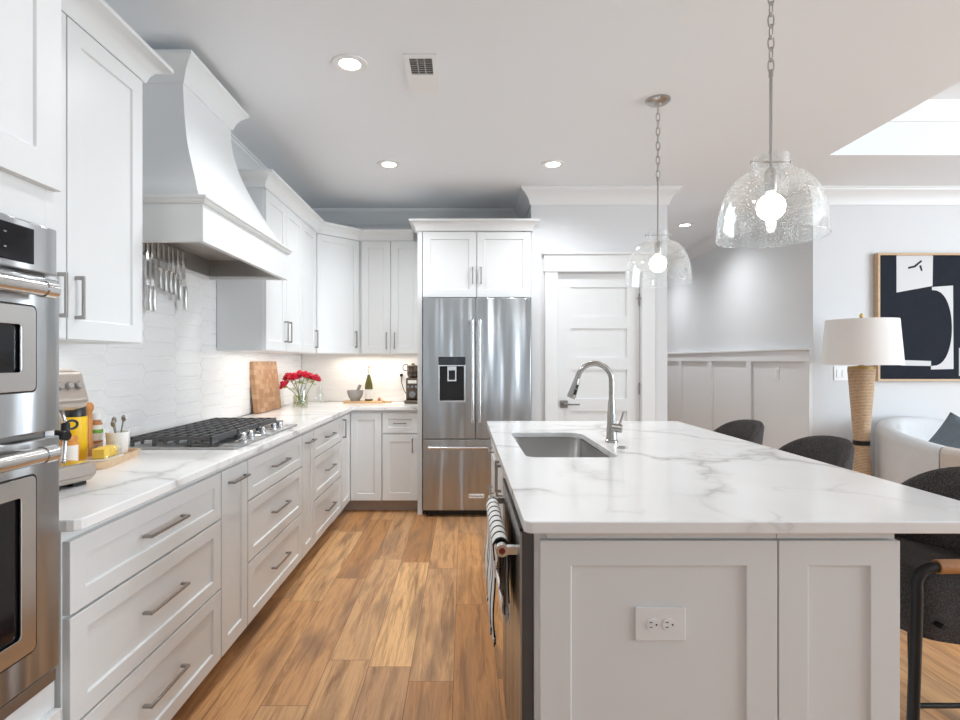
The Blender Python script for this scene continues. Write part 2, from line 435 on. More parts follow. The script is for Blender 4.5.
# ------------------------------------------------------------------ room shell
CZ = 2.765                      # ceiling
WX, BY, DY = -1.585, 5.35, 4.68  # left wall face, back wall face, pantry door wall face
RXW, FY = 6.8, -3.2             # right wall face, rear wall face
HX0, HX1, HE = 1.73, 2.97, 9.0   # hall
MB().box(WX - .1, RXW + .1, FY - .1, HE + .1, -.1, 0).build('floor', FLOOR, kind='structure')
outer = [(WX - .1, FY - .1), (RXW + .1, FY - .1), (RXW + .1, HE + .1), (WX - .1, HE + .1)]
TX0, TX1, TY0, TY1 = 2.59, 6.3, -2.4, 3.90
inner = [(TX0, TY0), (TX1, TY0), (TX1, TY1), (TX0, TY1)]
MB().ring(outer, inner, CZ, CZ + .1).build('ceiling', CEIL, kind='structure')
b = MB().ring([(TX0 - .1, TY0 - .1), (TX1 + .1, TY0 - .1), (TX1 + .1, TY1 + .1), (TX0 - .1, TY1 + .1)], inner, CZ + .1, 3.12)
b.box(TX0 - .1, TX1 + .1, TY0 - .1, TY1 + .1, 3.12, 3.2)
b.build('ceiling_tray', CEIL, kind='structure')
MB().box(WX - .1, WX, FY - .1, BY + .1, 0, CZ).build('wall_left', WALL, kind='structure')
MB().box(WX, .572, BY, BY + .1, 0, CZ).build('wall_back', WALL, kind='structure')
# pantry wall with its door opening
DX0, DX1, DZ = .800, 1.502, 2.058
b = MB().box(.572, DX0, DY, DY + .12, 0, CZ).box(DX1, HX0, DY, DY + .12, 0, CZ).box(DX0, DX1, DY, DY + .12, DZ, CZ)
b.box(.572, .672, DY + .12, BY + .1, 0, CZ)
b.build('wall_pantry', WALL, kind='structure')
MB().box(HX0 - .1, HX0, DY + .12, HE, 0, CZ).build('wall_hall_left', WALL, kind='structure')
MB().box(HX1, HX1 + .1, DY + .1, HE, 0, CZ).build('wall_hall_right', WALL, kind='structure')
MB().box(HX0 - .1, HX1 + .1, HE, HE + .1, 0, CZ).build('wall_hall_end', WALL, kind='structure')
MB().box(HX1, RXW, DY, DY + .1, 0, CZ).build('wall_living', WALL, kind='structure')
def holed_wall(name, axis, pos, th, a0, a1, holes, m_=WALL):
    b = MB(); cuts = sorted(holes); x = a0
    def bx(u0, u1, z0, z1):
        if axis == 'x': b.box(pos, pos + th, u0, u1, z0, z1)
        else: b.box(u0, u1, pos, pos + th, z0, z1)
    for (u0, u1, z0, z1) in cuts:
        bx(x, u0, 0, CZ)
        if z0 > 0: bx(u0, u1, 0, z0)
        bx(u0, u1, z1, CZ); x = u1
    bx(x, a1, 0, CZ); b.build(name, m_, kind='structure')
RW = [(-1.5, .55, .55, 2.55), (.65, 2.7, .55, 2.55)]
holed_wall('wall_right', 'x', RXW, .1, FY, DY + .1, RW)
BW = [(-1.05, .65, .40, 2.5), (2.4, 3.95, .40, 2.5), (4.05, 5.6, .40, 2.5)]
holed_wall('wall_rear', 'y', FY - .1, .1, WX, RXW, BW, mat('dimming_wall_paint', (.20, .22, .25), .7))  # unseen rear wall darkened to cut bounce light on the island end panel
k = 0
for axis, holes in (('x', RW), ('y', BW)):
    for (u0, u1, z0, z1) in holes:
        k += 1
        p = RXW + .04 if axis == 'x' else FY - .06
        Mw = Matrix.Identity(4) if axis == 'y' else Matrix(((0, 1, 0, 0), (1, 0, 0, 0), (0, 0, 1, 0), (0, 0, 0, 1)))
        b = MB()
        fr = .06
        b.box(u0, u0 + fr, p, p + .03, z0, z1, Mw).box(u1 - fr, u1, p, p + .03, z0, z1, Mw).box(u0 + fr, u1 - fr, p, p + .03, z0, z0 + fr, Mw).box(u0 + fr, u1 - fr, p, p + .03, z1 - fr, z1, Mw)
        b.box((u0 + u1) / 2 - .02, (u0 + u1) / 2 + .02, p, p + .03, z0 + fr, z1 - fr, Mw)
        fo = b.build('window_%d' % k, TRIM, kind='structure')
        MB().box(u0 + fr, u1 - fr, p + .012, p + .018, z0 + fr, z1 - fr, Mw).build('window_pane', GLASS, fo)
# crown moulding round the ceiling
CRP = [(0, CZ - .135), (.012, CZ - .135), (.016, CZ - .115), (.03, CZ - .08), (.055, CZ - .045), (.082, CZ - .026), (.086, CZ - .012), (.096, CZ - .012), (.096, CZ), (0, CZ)]
MB().sweep(CRP, [(WX, FY), (WX, BY), (.572, BY), (.572, DY), (HX0, DY), (HX0, HE), (HX1, HE), (HX1, DY), (RXW, DY)]).build('trim_1', TRIM, kind='structure', smooth=35)
# crown in the tray
tz = 3.12
TRP = [(0, tz - .12), (.012, tz - .12), (.016, tz - .10), (.04, tz - .06), (.075, tz - .025), (.08, tz - .012), (.09, tz), (0, tz)]
MB().sweep(TRP, [(TX0, TY0), (TX0, TY1), (TX1, TY1), (TX1, TY0)]).build('trim_2', TRIM, kind='structure', smooth=35)
# board and batten wainscot on the hall wall
b = MB()
WZ = 1.40
Yn = DY
b.box(HX1 - .008, HX1, Yn, HE, 0, WZ)
b.box(HX1 - .034, HX1 - .008, Yn, HE, WZ - .10, WZ)
b.box(HX1 - .055, HX1, Yn, HE, WZ, WZ + .02)
b.box(HX1 - .034, HX1 - .008, Yn, HE, 0, .14)
for y in (4.70, 5.68, 6.58, 7.48, 8.38):
    b.box(HX1 - .033, HX1 - .008, y - (.02 if y < 4.8 else .045), y + .045, .14, WZ - .10)
b.build('trim_3', TRIM, kind='structure', bevel=.002)
MB().box(HX1 + .002, RXW, DY - .016, DY, 0, .14).build('baseboard_living', TRIM, kind='structure', bevel=.003)
# pantry door, 5 panels
b = MB()
dx0, dx1, dz0, dz1 = DX0 + .004, DX1 - .004, .008, DZ - .004
yf = DY + .02
zs = [.28, .527, .628, .877, .983, 1.23, 1.334, 1.583, 1.685, 1.935]
st = .105
b.box(dx0, dx0 + st, yf, yf + .035, dz0, dz1); b.box(dx1 - st, dx1, yf, yf + .035, dz0, dz1)
b.box(dx0 + st, dx1 - st, yf + .010, yf + .03, dz0, dz1)
prev = dz0
for i in range(0, 10, 2):
    b.box(dx0 + st, dx1 - st, yf, yf + .035, prev, zs[i]); prev = zs[i + 1]
b.box(dx0 + st, dx1 - st, yf, yf + .035, prev, dz1)
door = b.build('door_1', CAB, kind='structure')
b = MB(); cw = .108
b.box(DX0 - cw - .006, DX0 - .006, DY - .02, DY, 0, DZ + .01).box(DX1 + .006, DX1 + .006 + cw, DY - .02, DY, 0, DZ + .01)
b.build('door_casing', TRIM, door, bevel=.002)
b = MB(); b.box(DX0 - cw - .012, DX1 + cw + .012, DY - .024, DY, DZ + .01, DZ + .15).box(DX0 - cw - .03, DX1 + cw + .03, DY - .04, DY, DZ + .15, DZ + .17)
b.box(DX0 - cw - .018, DX1 + cw + .018, DY - .03, DY, DZ + .004, DZ + .018)
b.build('door_head', TRIM, door, bevel=.002)
b = MB(); b.box(dx0 + .018, dx0 + .082, yf - .011, yf, .905, .969); b.cyl((dx0 + .05, yf - .01, .937), (dx0 + .05, yf - .05, .937), .012)
b.box(dx0 + .04, dx0 + .175, yf - .058, yf - .046, .93, .944); b.build('door_handle', HANDLE, door, bevel=.002)
for z in (1.83, 1.07, .25): MB().box(dx1 - .006, dx1 + .012, yf - .012, yf + .002, z - .05, z + .05).build('hinge', HANDLE, door)
MB().box(dx1 - .035, dx1 + .02, yf - .03, yf - .02, 1.832, 1.84).build('door_latch', HANDLE, door)

# picket tile backsplash
def picket(name, L, z0, z1, Mt):
    b = MB(); h, tip, half = .0375, .034, .165
    pitch = 2 * half - tip; bm = b.bm
    i = 0; u = 0.02
    while u < L + .4:
        v = z0 + (h if i % 2 else 0) - h
        while v < z1 + 2 * h:
            pts = [(u - half, v), (u - half + tip, v - h), (u + half - tip, v - h), (u + half, v), (u + half - tip, v + h), (u - half + tip, v + h)]
            b.face([bm.verts.new((x, 0, z)) for x, z in pts]); v += 2 * h
        u += pitch; i += 1
    bmesh.ops.remove_doubles(bm, verts=bm.verts, dist=.001)
    for co, no in (((0, 0, 0), (-1, 0, 0)), ((L, 0, 0), (1, 0, 0)), ((0, 0, z0), (0, 0, -1)), ((0, 0, z1), (0, 0, 1))):
        bmesh.ops.bisect_plane(bm, geom=bm.verts[:] + bm.edges[:] + bm.faces[:], plane_co=co, plane_no=no, clear_outer=True)
    bmesh.ops.recalc_face_normals(bm, faces=bm.faces)
    if bm.faces[0].normal.y > 0: bmesh.ops.reverse_faces(bm, faces=bm.faces)
    bmesh.ops.inset_individual(bm, faces=bm.faces[:], thickness=.0016, depth=.0)
    ins = bmesh.ops.inset_individual(bm, faces=[f for f in bm.faces if f.calc_area() > 2e-3], thickness=.0018, depth=.0022)
    bm.transform(Mt)
    me = bpy.data.meshes.new(name); bm.to_mesh(me); bm.free(); me.materials.append(TILE)
    o = bpy.data.objects.new(name, me); COL.objects.link(o); o['kind'] = 'structure'
    return o
picket('backsplash_left', BY - .008 - 1.36, .914, 1.95, T((WX + .006, 1.36, 0)) @ RZ(90))
picket('backsplash_back', 1.575 - .395, .914, 1.40, T((-1.575, BY - .006, 0)))

# ------------------------------------------------------------------ cabinets
def cabinet(name, label, M, w, depth, z0, z1, fronts, group, toe=None, mat_=None, rail=.064):
    loc = M.to_translation(); rz = M.to_euler().z
    t = thing(name, label, 'cabinet', loc, rz, group)
    MB().box(0, w, 0, depth, z0, z1).build('body', CAB, t, bevel=.0012)
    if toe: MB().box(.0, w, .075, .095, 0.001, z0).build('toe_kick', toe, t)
    for f in fronts:
        kind, x0, x1, a, c, hd = f[:6]
        rl = f[6] if len(f) > 6 else rail
        d = MB().shaker(None, x0, x1, a, c, rail=rl, rz=min(rl, .05) if kind == 'drawer' else rl).build(kind, CAB, t, bevel=.0012)
        if hd: MB().pull(None, *hd).build('handle', HANDLE, d, bevel=.0012)
    return t
LF = -.998      # carcass face of the left run (door fronts 2 cm proud)
def LM(y, z=0): return T((LF, y, z)) @ RZ(90)
GB = 'white base cabinets along the counter'
CD = LF - WX - .012
def drawer_bank(y0, y1, label):
    w = y1 - y0; c = w / 2
    fr = [('drawer', .004, w - .004, .672, .856, (c, .770, .235, False), .055),
          ('drawer', .004, w - .004, .392, .664, (c, .536, .235, False)),
          ('drawer', .004, w - .004, .108, .384, (c, .252, .235, False))]
    return cabinet('drawer_cabinet', label, LM(y0), w, CD, .102, .883, fr, GB, TOE)
drawer_bank(1.362, 2.216, 'white three-drawer base cabinet nearest the wall ovens, wide with long pulls')
def pullout(y0, y1, label):
    w = y1 - y0
    return cabinet('pullout_cabinet', label, LM(y0), w, CD, .102, .883, [('door', .004, w - .004, .108, .856, (w / 2 + .01, .800, .17, False), .06)], GB, TOE)
pullout(2.218, 2.487, 'narrow white pull-out cabinet left of the drawers under the cooktop')
drawer_bank(2.489, 3.330, 'white three-drawer base cabinet directly below the gas cooktop')
pullout(3.332, 3.584, 'narrow white pull-out cabinet right of the drawers under the cooktop')
drawer_bank(3.586, 4.388, 'white three-drawer base cabinet farthest along the left counter, below the end-grain board')
# corner base cabinet, L shaped with two leaves
t = thing('corner_cabinet', 'white L-shaped corner base cabinet with two tall door leaves meeting in the corner', 'cabinet', (WX, BY, 0), 0, GB)
X0, Y0 = WX + .012, BY - .012
pts = [(X0, 4.390), (LF, 4.390), (LF, 4.74), (-.706, 4.74), (-.706, Y0), (X0, Y0)]
MB().prism(pts, .102, .883).build('body', CAB, t, off=(WX, BY, 0))
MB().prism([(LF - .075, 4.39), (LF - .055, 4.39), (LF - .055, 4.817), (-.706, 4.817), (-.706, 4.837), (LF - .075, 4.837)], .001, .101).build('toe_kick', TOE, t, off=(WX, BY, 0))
d = MB().shaker(LM(4.390), .004, .346, .108, .856).build('door', CAB, t, off=(WX, BY, 0), bevel=.0012)
MB().pull(LM(4.390), .045, .76, .15, True).build('handle', HANDLE, d, off=(WX, BY, 0))
MB().shaker(T((-.976, 4.74, 0)), .004, .266, .108, .856).build('door', CAB, t, off=(WX, BY, 0), bevel=.0012)
cabinet('base_cabinet', 'white base cabinet with one drawer over one door beside the refrigerator', T((-.704, 4.74, 0)), .308, BY - .012 - 4.74, .102, .883,
        [('drawer', .004, .304, .684, .856, (.154, .772, .11, False), .05), ('door', .004, .304, .108, .676, (.262, .58, .12, True))], GB, TOE)
# uppers
UZ0, UZ1 = 1.371, 2.405
UF = -1.280
UD = UF - WX - .012
GU = 'white wall cabinets above the counter'
def UM(y): return T((UF, y, 0)) @ RZ(90)
c1 = cabinet('wall_cabinet', 'tall white two-door wall cabinet between the oven tower and range hood', UM(1.348), .812, UD, UZ0, UZ1,
        [('door', .004, .394, UZ0 + .004, UZ1 - .004, (.358, 1.51, .14, True)), ('door', .400, .808, UZ0 + .004, UZ1 - .004, (.436, 1.51, .14, True))], GU)
CP = [(0, 0), (.020, 0), (.024, .012), (.030, .03), (.044, .05), (.068, .066), (.092, .074), (.092, .09), (0, .09)]
def crown_at(z): return [(o, z + q) for o, q in CP]
MB().sweep(crown_at(UZ1), [(UF, 1.36), (UF, 2.16), (WX + .012, 2.16)]).build('crown_molding', CAB, c1, off=c1.location, smooth=35)
for c in kids(c1):
    if c.name.startswith('crown_molding'):
        c.data.transform(RZ(-90))
c2 = cabinet('wall_cabinet', 'white two-door wall cabinet just right of the range hood, paired pulls', UM(3.50), .80, UD, UZ0, UZ1,
        [('door', .004, .397, UZ0 + .004, UZ1 - .004, (.36, 1.51, .15, True)), ('door', .403, .798, UZ0 + .004, UZ1 - .004, (.44, 1.51, .15, True))], GU)
c3 = cabinet('wall_cabinet', 'narrow white one-door wall cabinet between paired doors and angled corner cabinet', UM(4.302), .398, UD, UZ0, UZ1,
        [('door', .002, .392, UZ0 + .004, UZ1 - .004, (.345, 1.49, .15, True))], GU)
# diagonal corner
t = thing('corner_wall_cabinet', 'white angled corner wall cabinet with one diagonal door', 'cabinet', (WX, BY, 0), 0, GU)
A, B = Vector((UF, 4.735)), Vector((-.97, 5.045))
pts = [(X0, 4.702), (UF, 4.702), (A.x, A.y), (B.x, B.y), (-.945, 5.045), (-.945, Y0), (X0, Y0)]
MB().prism(pts, UZ0, UZ1).build('body', CAB, t, off=(WX, BY, 0))
ang = math.degrees(math.atan2(B.y - A.y, B.x - A.x)); L = (B - A).length
Md = T((A.x, A.y, 0)) @ RZ(ang)
d = MB().shaker(Md, .006, L - .006, UZ0 + .004, UZ1 - .004).build('door', CAB, t, off=(WX, BY, 0), bevel=.0012)
MB().pull(Md, L - .045, 1.50, .15, True).build('handle', HANDLE, d, off=(WX, BY, 0))
c4 = cabinet('wall_cabinet', 'white two-door wall cabinet on the back wall beside the refrigerator', T((-.943, 5.045, 0)), .546, BY - .012 - 5.045, UZ0, UZ1,
        [('door', .004, .270, UZ0 + .004, UZ1 - .004, (.236, 1.49, .15, True)), ('door', .276, .542, UZ0 + .004, UZ1 - .004, (.310, 1.49, .15, True))], GU)
cr = MB().sweep(crown_at(UZ1), [(X0, 3.50), (UF, 3.50), (A.x, A.y), (B.x, B.y), (-.462, 5.045)]).build('cabinet_crown_molding', CAB, smooth=35)
tag(cr, 'white crown molding capping the corner run of wall cabinets', 'molding')
# light from under the wall cabinets
WRM = (1.0, .90, .78)
area('under_cabinet_glow', (-1.43, 1.8, UZ0 - .02), (0, 0, 0), .05, .6, .8, WRM)
area('under_cabinet_glow', (-1.40, 4.2, UZ0 - .02), (0, 0, 0), .05, 1.2, 1.3, WRM)
area('under_cabinet_glow', (-.85, 5.18, UZ0 - .02), (0, 0, 0), .75, .05, 2.2, WRM)

# refrigerator surround
FC0, FC1 = -.352, .569
cf = cabinet('fridge_cabinet', 'white two-door cabinet mounted above the refrigerator', T((FC0, DY, 0)), FC1 - FC0, BY - .012 - DY, 1.842, UZ1,
        [('door', .004, .457, 1.846, UZ1 - .004, (.425, 2.03, .14, True)), ('door', .463, FC1 - FC0 - .004, 1.846, UZ1 - .004, (.496, 2.03, .14, True))], GU)
MB().sweep([(o * .72, z) for o, z in crown_at(UZ1)], [(-.394, 5.0), (-.394, DY - .02), (FC1, DY - .02), (FC1, DY - .002)]).build('crown_molding', CAB, cf, off=cf.location, smooth=35)
sp_ = MB().box(-.394, -.354, DY - .02, BY - .012, 0.001, UZ1).build('refrigerator_side_panel', CAB, bevel=.0015)
tag(sp_, 'tall white panel closing the left side of the refrigerator', 'panel')

# ------------------------------------------------------------------ oven tower
t = thing('oven_cabinet', 'tall white cabinet tower holding the double wall oven', 'cabinet', (-1.0, .52, 0), R(90))
TF = -1.0
b = MB()
W_ = 1.343 - .52; DT = TF - WX - .012
# carcass with an opening for the ovens
b.box(0, .03, 0, DT, .102, 2.62).box(W_ - .03, W_, 0, DT, .102, 2.62).box(.03, W_ - .03, 0, DT, .102, .53).box(.03, W_ - .03, 0, DT, 1.625, 2.62).box(.03, W_ - .03, DT - .02, DT, .53, 1.625)
b.build('body', CAB, t, bevel=.001)
MB().box(0, W_, .075, .095, .001, .102).build('toe_kick', TOE, t)
for x0, x1, hx in ((.004, W_ / 2 - .002, W_ / 2 - .05), (W_ / 2 + .002, W_ - .006, W_ / 2 + .05)):
    d = MB().shaker(None, x0, x1, 1.716, 2.61, t=.022, rail=.078).build('door', CAB, t, bevel=.0012)
    MB().pull(None, hx, 1.85, .15, True, y0=-.022).build('handle', HANDLE, d)
d = MB().shaker(None, .004, W_ - .006, .108, .462).build('drawer', CAB, t, bevel=.0012)
MB().pull(None, W_ / 2, .30, .235, False).build('handle', HANDLE, d)
# double oven
ox0, ox1 = .034, W_ - .018
t = thing('double_oven', 'stainless double wall oven with bar handles and dark windows', 'oven', (-1.0, .52, .532), R(90))
z_ = .532
def oz(z): return z - z_
MB().box(ox0, W_ - .034, .001, .52, oz(.534), oz(1.62)).build('body', STEELD, t)
# control panel
b = MB().box(ox0, ox1, -.020, 0, oz(1.508), oz(1.62)); cpn = b.build('control_panel', STEEL, t, bevel=.004)
MB().box(ox0 + .03, ox1 - .075, -.024, -.0205, oz(1.524), oz(1.604)).build('display', BLKGLASS, cpn, bevel=.002)
for i in range(5):
    for zz in (1.548, 1.580): MB().box(ox1 - .160 - .045 * i, ox1 - .153 - .045 * i, -.0255, -.0242, oz(zz), oz(zz + .003)).build('button', NICKEL, cpn)
def oven_door(z0, z1, wz0, wz1, hz):
    b = MB(); wx0, wx1 = ox0 + .09, ox1 - .09
    o_ = [(ox0, oz(z0)), (ox1, oz(z0)), (ox1, oz(z1)), (ox0, oz(z1))]
    b.ring(o_, [(wx0, oz(wz0)), (wx1, oz(wz0)), (wx1, oz(wz1)), (wx0, oz(wz1))], 0, .026, RX(90))
    d = b.build('door', STEEL, t, bevel=.003)
    b = MB()
    o2 = rrect(wx0 - .012, wx1 + .012, oz(wz0) - .012, oz(wz1) + .012, .012); i2 = rrect(wx0 + .03, wx1 - .03, oz(wz0) + .03, oz(wz1) - .03, .008)
    b.ring(o2, i2, .026, .030, RX(90)); b.build('window_frame', STEELH, d, bevel=.001)
    MB().box(wx0, wx1, -.022, -.004, oz(wz0), oz(wz1)).build('window', BLKGLASS, d)
    b = MB(); b.ring(rrect(wx0 - .016, wx1 + .016, oz(wz0) - .016, oz(wz1) + .016, .015), rrect(wx0 - .0122, wx1 + .0122, oz(wz0) - .0122, oz(wz1) + .0122, .012), .0258, .0285, RX(90)); b.build('window_gasket', BLACK, d)
    b = MB(); hx0, hx1 = ox0 + .100, ox1 - .100
    b.cyl((hx0, -.075, oz(hz)), (hx1, -.075, oz(hz)), .017, seg=20)
    h = b.build('handle', STEELH, d, smooth=40)
    for x in (hx0 - .012, hx1 - .02):
        MB().cyl((x, -.075, oz(hz)), (x + .032, -.075, oz(hz)), .0195, seg=20).build('handle_end', CHROME, h, smooth=40)
    for x in (hx0 + .02, hx1 - .02): MB().box(x - .012, x + .012, -.065, -.026, oz(hz) - .012, oz(hz) + .012).build('handle_bracket', STEELH, h)
oven_door(1.140, 1.498, 1.250, 1.415, 1.464)
oven_door(.575, 1.126, .665, 1.035, 1.098)
MB().box(ox0, ox1, -.018, 0, oz(.538), oz(.568)).build('vent_trim', STEELD, t, bevel=.002)

# ------------------------------------------------------------------ countertop
CE = -.947
pts = [(X0 + .004, 1.352)]
r = .03
pts += [(CE - r + r * math.cos(R(a)), 1.352 + r + r * math.sin(R(a))) for a in (-90, -60, -30, 0)]
pts += [(CE, 4.69), (-.396, 4.69), (-.396, BY - .012), (X0 + .004, BY - .012)]
ct = MB().prism(pts, .884, .914).build('countertop', QUARTZ, bevel=.004, seg=3)
tag(ct, 'white quartz L-shaped countertop along the left and back walls', 'countertop')

# ------------------------------------------------------------------ range hood
HY0, HY1, HF = 2.275, 3.375, -1.08
HB = WX + .0105
t = thing('range_hood', 'white flared wooden range hood with crown top above cooktop', 'range hood', (HB, 2.825, 1.79), 0)
off = (HB, 2.825, 1.79)
cy = 2.825
prof = [(1.985, -1.100, .535), (2.03, -1.122, .512), (2.10, -1.160, .455), (2.19, -1.206, .395), (2.28, -1.246, .345), (2.36, -1.274, .305), (2.45, -1.296, .275), (2.53, -1.306, .263), (2.62, -1.310, .261)]
# smooth (Catmull) resampling of the flare
def cat(P, n=5):
    out = []
    for i in range(len(P) - 1):
        p0, p1, p2, p3 = P[max(i - 1, 0)], P[i], P[i + 1], P[min(i + 2, len(P) - 1)]
        for k in range(n):
            u = k / n
            out.append(tuple(.5 * (2 * b_ + (c_ - a_) * u + (2 * a_ - 5 * b_ + 4 * c_ - d_) * u * u + (3 * b_ - a_ - 3 * c_ + d_) * u ** 3) for a_, b_, c_, d_ in zip(p0, p1, p2, p3)))
    out.append(tuple(P[-1])); return out
rows = [[(HB, cy - h, z), (x, cy - h, z), (x, cy + h, z), (HB, cy + h, z)] for z, x, h in cat(prof)]
MB().loft(rows).build('flared_body', CAB, t, off=off, smooth=30)
b = MB()   # hollow apron band
b.ring([(HB, HY0), (HF, HY0), (HF, HY1), (HB, HY1)], [(HB + .02, HY0 + .025), (HF - .025, HY0 + .025), (HF - .025, HY1 - .025), (HB + .02, HY1 - .025)], 1.800, 1.958)
b.build('apron', CAB, t, off=off, bevel=.0015)
path = [(HB, HY1), (HF, HY1), (HF, HY0), (HB, HY0)]
path = path[::-1]
def mirror_path(p): return p
LPF = [(-.02, 1.958), (.006, 1.958), (.014, 1.966), (.014, 1.972), (.022, 1.978), (.022, 1.988), (-.02, 1.988)]
MB().sweep(LPF, path).build('lip_molding', CAB, t, off=off)
MB().box(HB, HF, HY0, HY1, 1.960, 1.986).build('apron_top', CAB, t, off=off)
TX, hh = -1.310, .261
HCP = [(-.03, 2.60), (.006, 2.60), (.012, 2.61), (.022, 2.64), (.040, 2.67), (.062, 2.692), (.075, 2.70), (.075, 2.715), (-.03, 2.715)]
MB().sweep(HCP, [(HB, cy - hh), (TX, cy - hh), (TX, cy + hh), (HB, cy + hh)]).build('crown_molding', CAB, t, off=off, smooth=35)
LINER = stainless('hood_liner', (.42, .41, .40), .38, (4, 4, 120))
b = MB()
b.box(HB + .021, HF - .026, HY0 + .026, HY0 + .034, 1.82, 1.955).box(HB + .021, HF - .026, HY1 - .034, HY1 - .026, 1.82, 1.955)
b.box(HB + .021, HB + .029, HY0 + .034, HY1 - .034, 1.82, 1.955)
b.build('steel_liner', LINER, t, off=off)
INS = mat('hood_insert', (.52, .47, .43), .35, .6)
ins = MB().box(HB + .03, HF - .027, HY0 + .035, HY1 - .035, 1.915, 1.94).build('insert', INS, t, off=off, bevel=.003)
for y in (2.5, 3.15): MB().cyl((-1.2, y, 1.903), (-1.2, y, 1.9148), .03).build('hood_light', CAN, ins, off=off)

# knives on a magnetic bar
KX = HB + .0295
mbar = MB().box(KX, KX + .018, 2.60, 3.03, 1.822, 1.868).build('magnetic_knife_bar', STEELD, bevel=.002)
tag(mbar, 'dark steel magnetic knife bar on the tile under the range hood', 'knife rack')
KG = 'utensils hanging on the magnetic bar'
knv = [(2.652, .225, .015, .12, 'broad steel chef knife nearest the tall wall cabinet, under the hood'),
       (2.692, .225, .016, .12, 'steel carving knife second along the magnetic bar, silver handle'),
       (2.744, .12, .015, .105, 'short steel paring knife third along the magnetic bar'),
       (2.793, .125, .016, .11, 'small steel knife fourth along the magnetic bar under the hood'),
       (2.840, .125, .015, .11, 'small steel knife in the middle of the magnetic bar'),
       (2.884, .13, .016, .11, 'steel utility knife sixth along the magnetic bar'),
       (2.935, .155, .019, .11, 'steel boning knife second from the far end of the magnetic bar'),
       (2.994, .185, .028, .125, 'long steel knife at the far end of the magnetic bar')]
for y, bl, bw, hl, lab in knv:
    zt = 1.893; x = KX + .020
    kt = thing('kitchen_knife', lab, 'knife', (x, y, zt - bl - hl), 0, KG)
    o_ = (x, y, zt - bl - hl)
    b = MB(); z1 = zt; z0 = zt - bl
    b.hexa([(x, y - bw, z0), (x + .003, y - bw, z0), (x + .003, y + bw * .8, z0), (x, y + bw * .8, z0), (x, y - bw * .9, z1), (x + .003, y - bw * .9, z1), (x + .003, y - bw * .3, z1), (x, y - bw * .3, z1)])
    b.build('blade', CHROME, kt, off=o_)
    b = MB(); b.tube([(x + .006, y, z0 + .002), (x + .008, y, z0 - .02), (x + .007, y, z0 - hl * .6), (x + .009, y, z0 - hl)], [.010, .013, .011, .014], 10)
    b.build('handle', STEELH, kt, off=o_, smooth=50)

# ------------------------------------------------------------------ cooktop
CX0, CX1, CY0, CY1 = -1.515, -1.005, 2.425, 3.325
ct0 = .9145
t = thing('gas_cooktop', 'stainless five-burner gas cooktop with black cast iron grates', 'cooktop', (-1.26, 2.875, ct0), 0); off = (-1.26, 2.875, ct0)
b = MB().prism(rrect(CX0, CX1, CY0, CY1, .015), ct0, ct0 + .010); b.build('tray', STEEL, t, off=off, bevel=.003)
gz0, gz1 = ct0 + .034, ct0 + .052
for i in range(3):
    y0 = CY0 + .03 + i * .283; y1 = y0 + .278; x0, x1 = CX0 + .025, -1.125
    b = MB()
    b.box(x0, x1, y0, y0 + .008, gz0 + .004, gz1 - .001).box(x0, x1, y1 - .008, y1, gz0 + .004, gz1 - .001)
    b.box(x0, x0 + .012, y0, y1, gz0 - .008, gz1).box(x1 - .012, x1, y0, y1, gz0 - .008, gz1)
    for q in range(1, 7):
        xx = x0 + (x1 - x0) * q / 7
        for ya, yb_ in ((y0 - .002, y0 + .010), (y1 - .010, y1 + .002)): b.box(xx - .006, xx + .006, ya, yb_, gz0 - .014, gz1)
    for q in range(1, 7):
        xx = x0 + (x1 - x0) * q / 7
        b.box(xx - .005, xx + .005, y0 + .01, y1 - .01, gz0, gz1)
    for q in (1, 2):
        yy = y0 + (y1 - y0) * q / 3
        b.box(x0 + .01, x1 - .01, yy - .005, yy + .005, gz0 + .001, gz1 - .001)
    for xx in (x0 + .006, x0 + (x1 - x0) * 2 / 7, x0 + (x1 - x0) * 5 / 7, x1 - .006):
        for yy in (y0 + .006, y1 - .006): b.box(xx - .007, xx + .007, yy - .006, yy + .006, ct0 + .0102, gz0)
    b.build('grate', IRON, t, off=off, bevel=.0015)
for bx_, by_ in ((-1.40, 2.59), (-1.21, 2.59), (-1.31, 2.875), (-1.40, 3.16), (-1.21, 3.16)):
    o = MB().lathe([(.0, .0), (.05, 0), (.05, .008), (.035, .012), (.035, .02), (0, .021)], (bx_, by_, ct0 + .0102)).build('burner', STEELD, t, off=off, smooth=40)
    MB().lathe([(0, 0), (.03, 0), (.03, .006), (.0, .008)], (bx_, by_, ct0 + .0312)).build('burner_cap', IRON, o, off=off, smooth=40)
for y in (2.63, 2.72, 2.88, 3.05, 3.15):
    b = MB().lathe([(0, 0), (.022, 0), (.022, .006), (.017, .010), (.016, .034), (.013, .037), (0, .037)], (-1.055, y, ct0 + .0102), 20)
    b.box(-1.055 - .018, -1.055 + .018, y - .004, y + .004, ct0 + .04, ct0 + .05)
    b.build('knob', CHROME, t, off=off, smooth=40)

# ------------------------------------------------------------------ refrigerator
FX0, FX1, FF = -.342, .556, 4.583
t = thing('refrigerator', 'stainless french door refrigerator with bottom freezer and water dispenser', 'refrigerator', ((FX0 + FX1) / 2, 4.9, 0)); off = t.location.copy()
MB().box(FX0 + .003, FX1 - .003, FF + .052, BY - .03, .05, 1.826).build('body', STEELD, t, off=off)
FM = .096
zf, zt = .652, 1.832
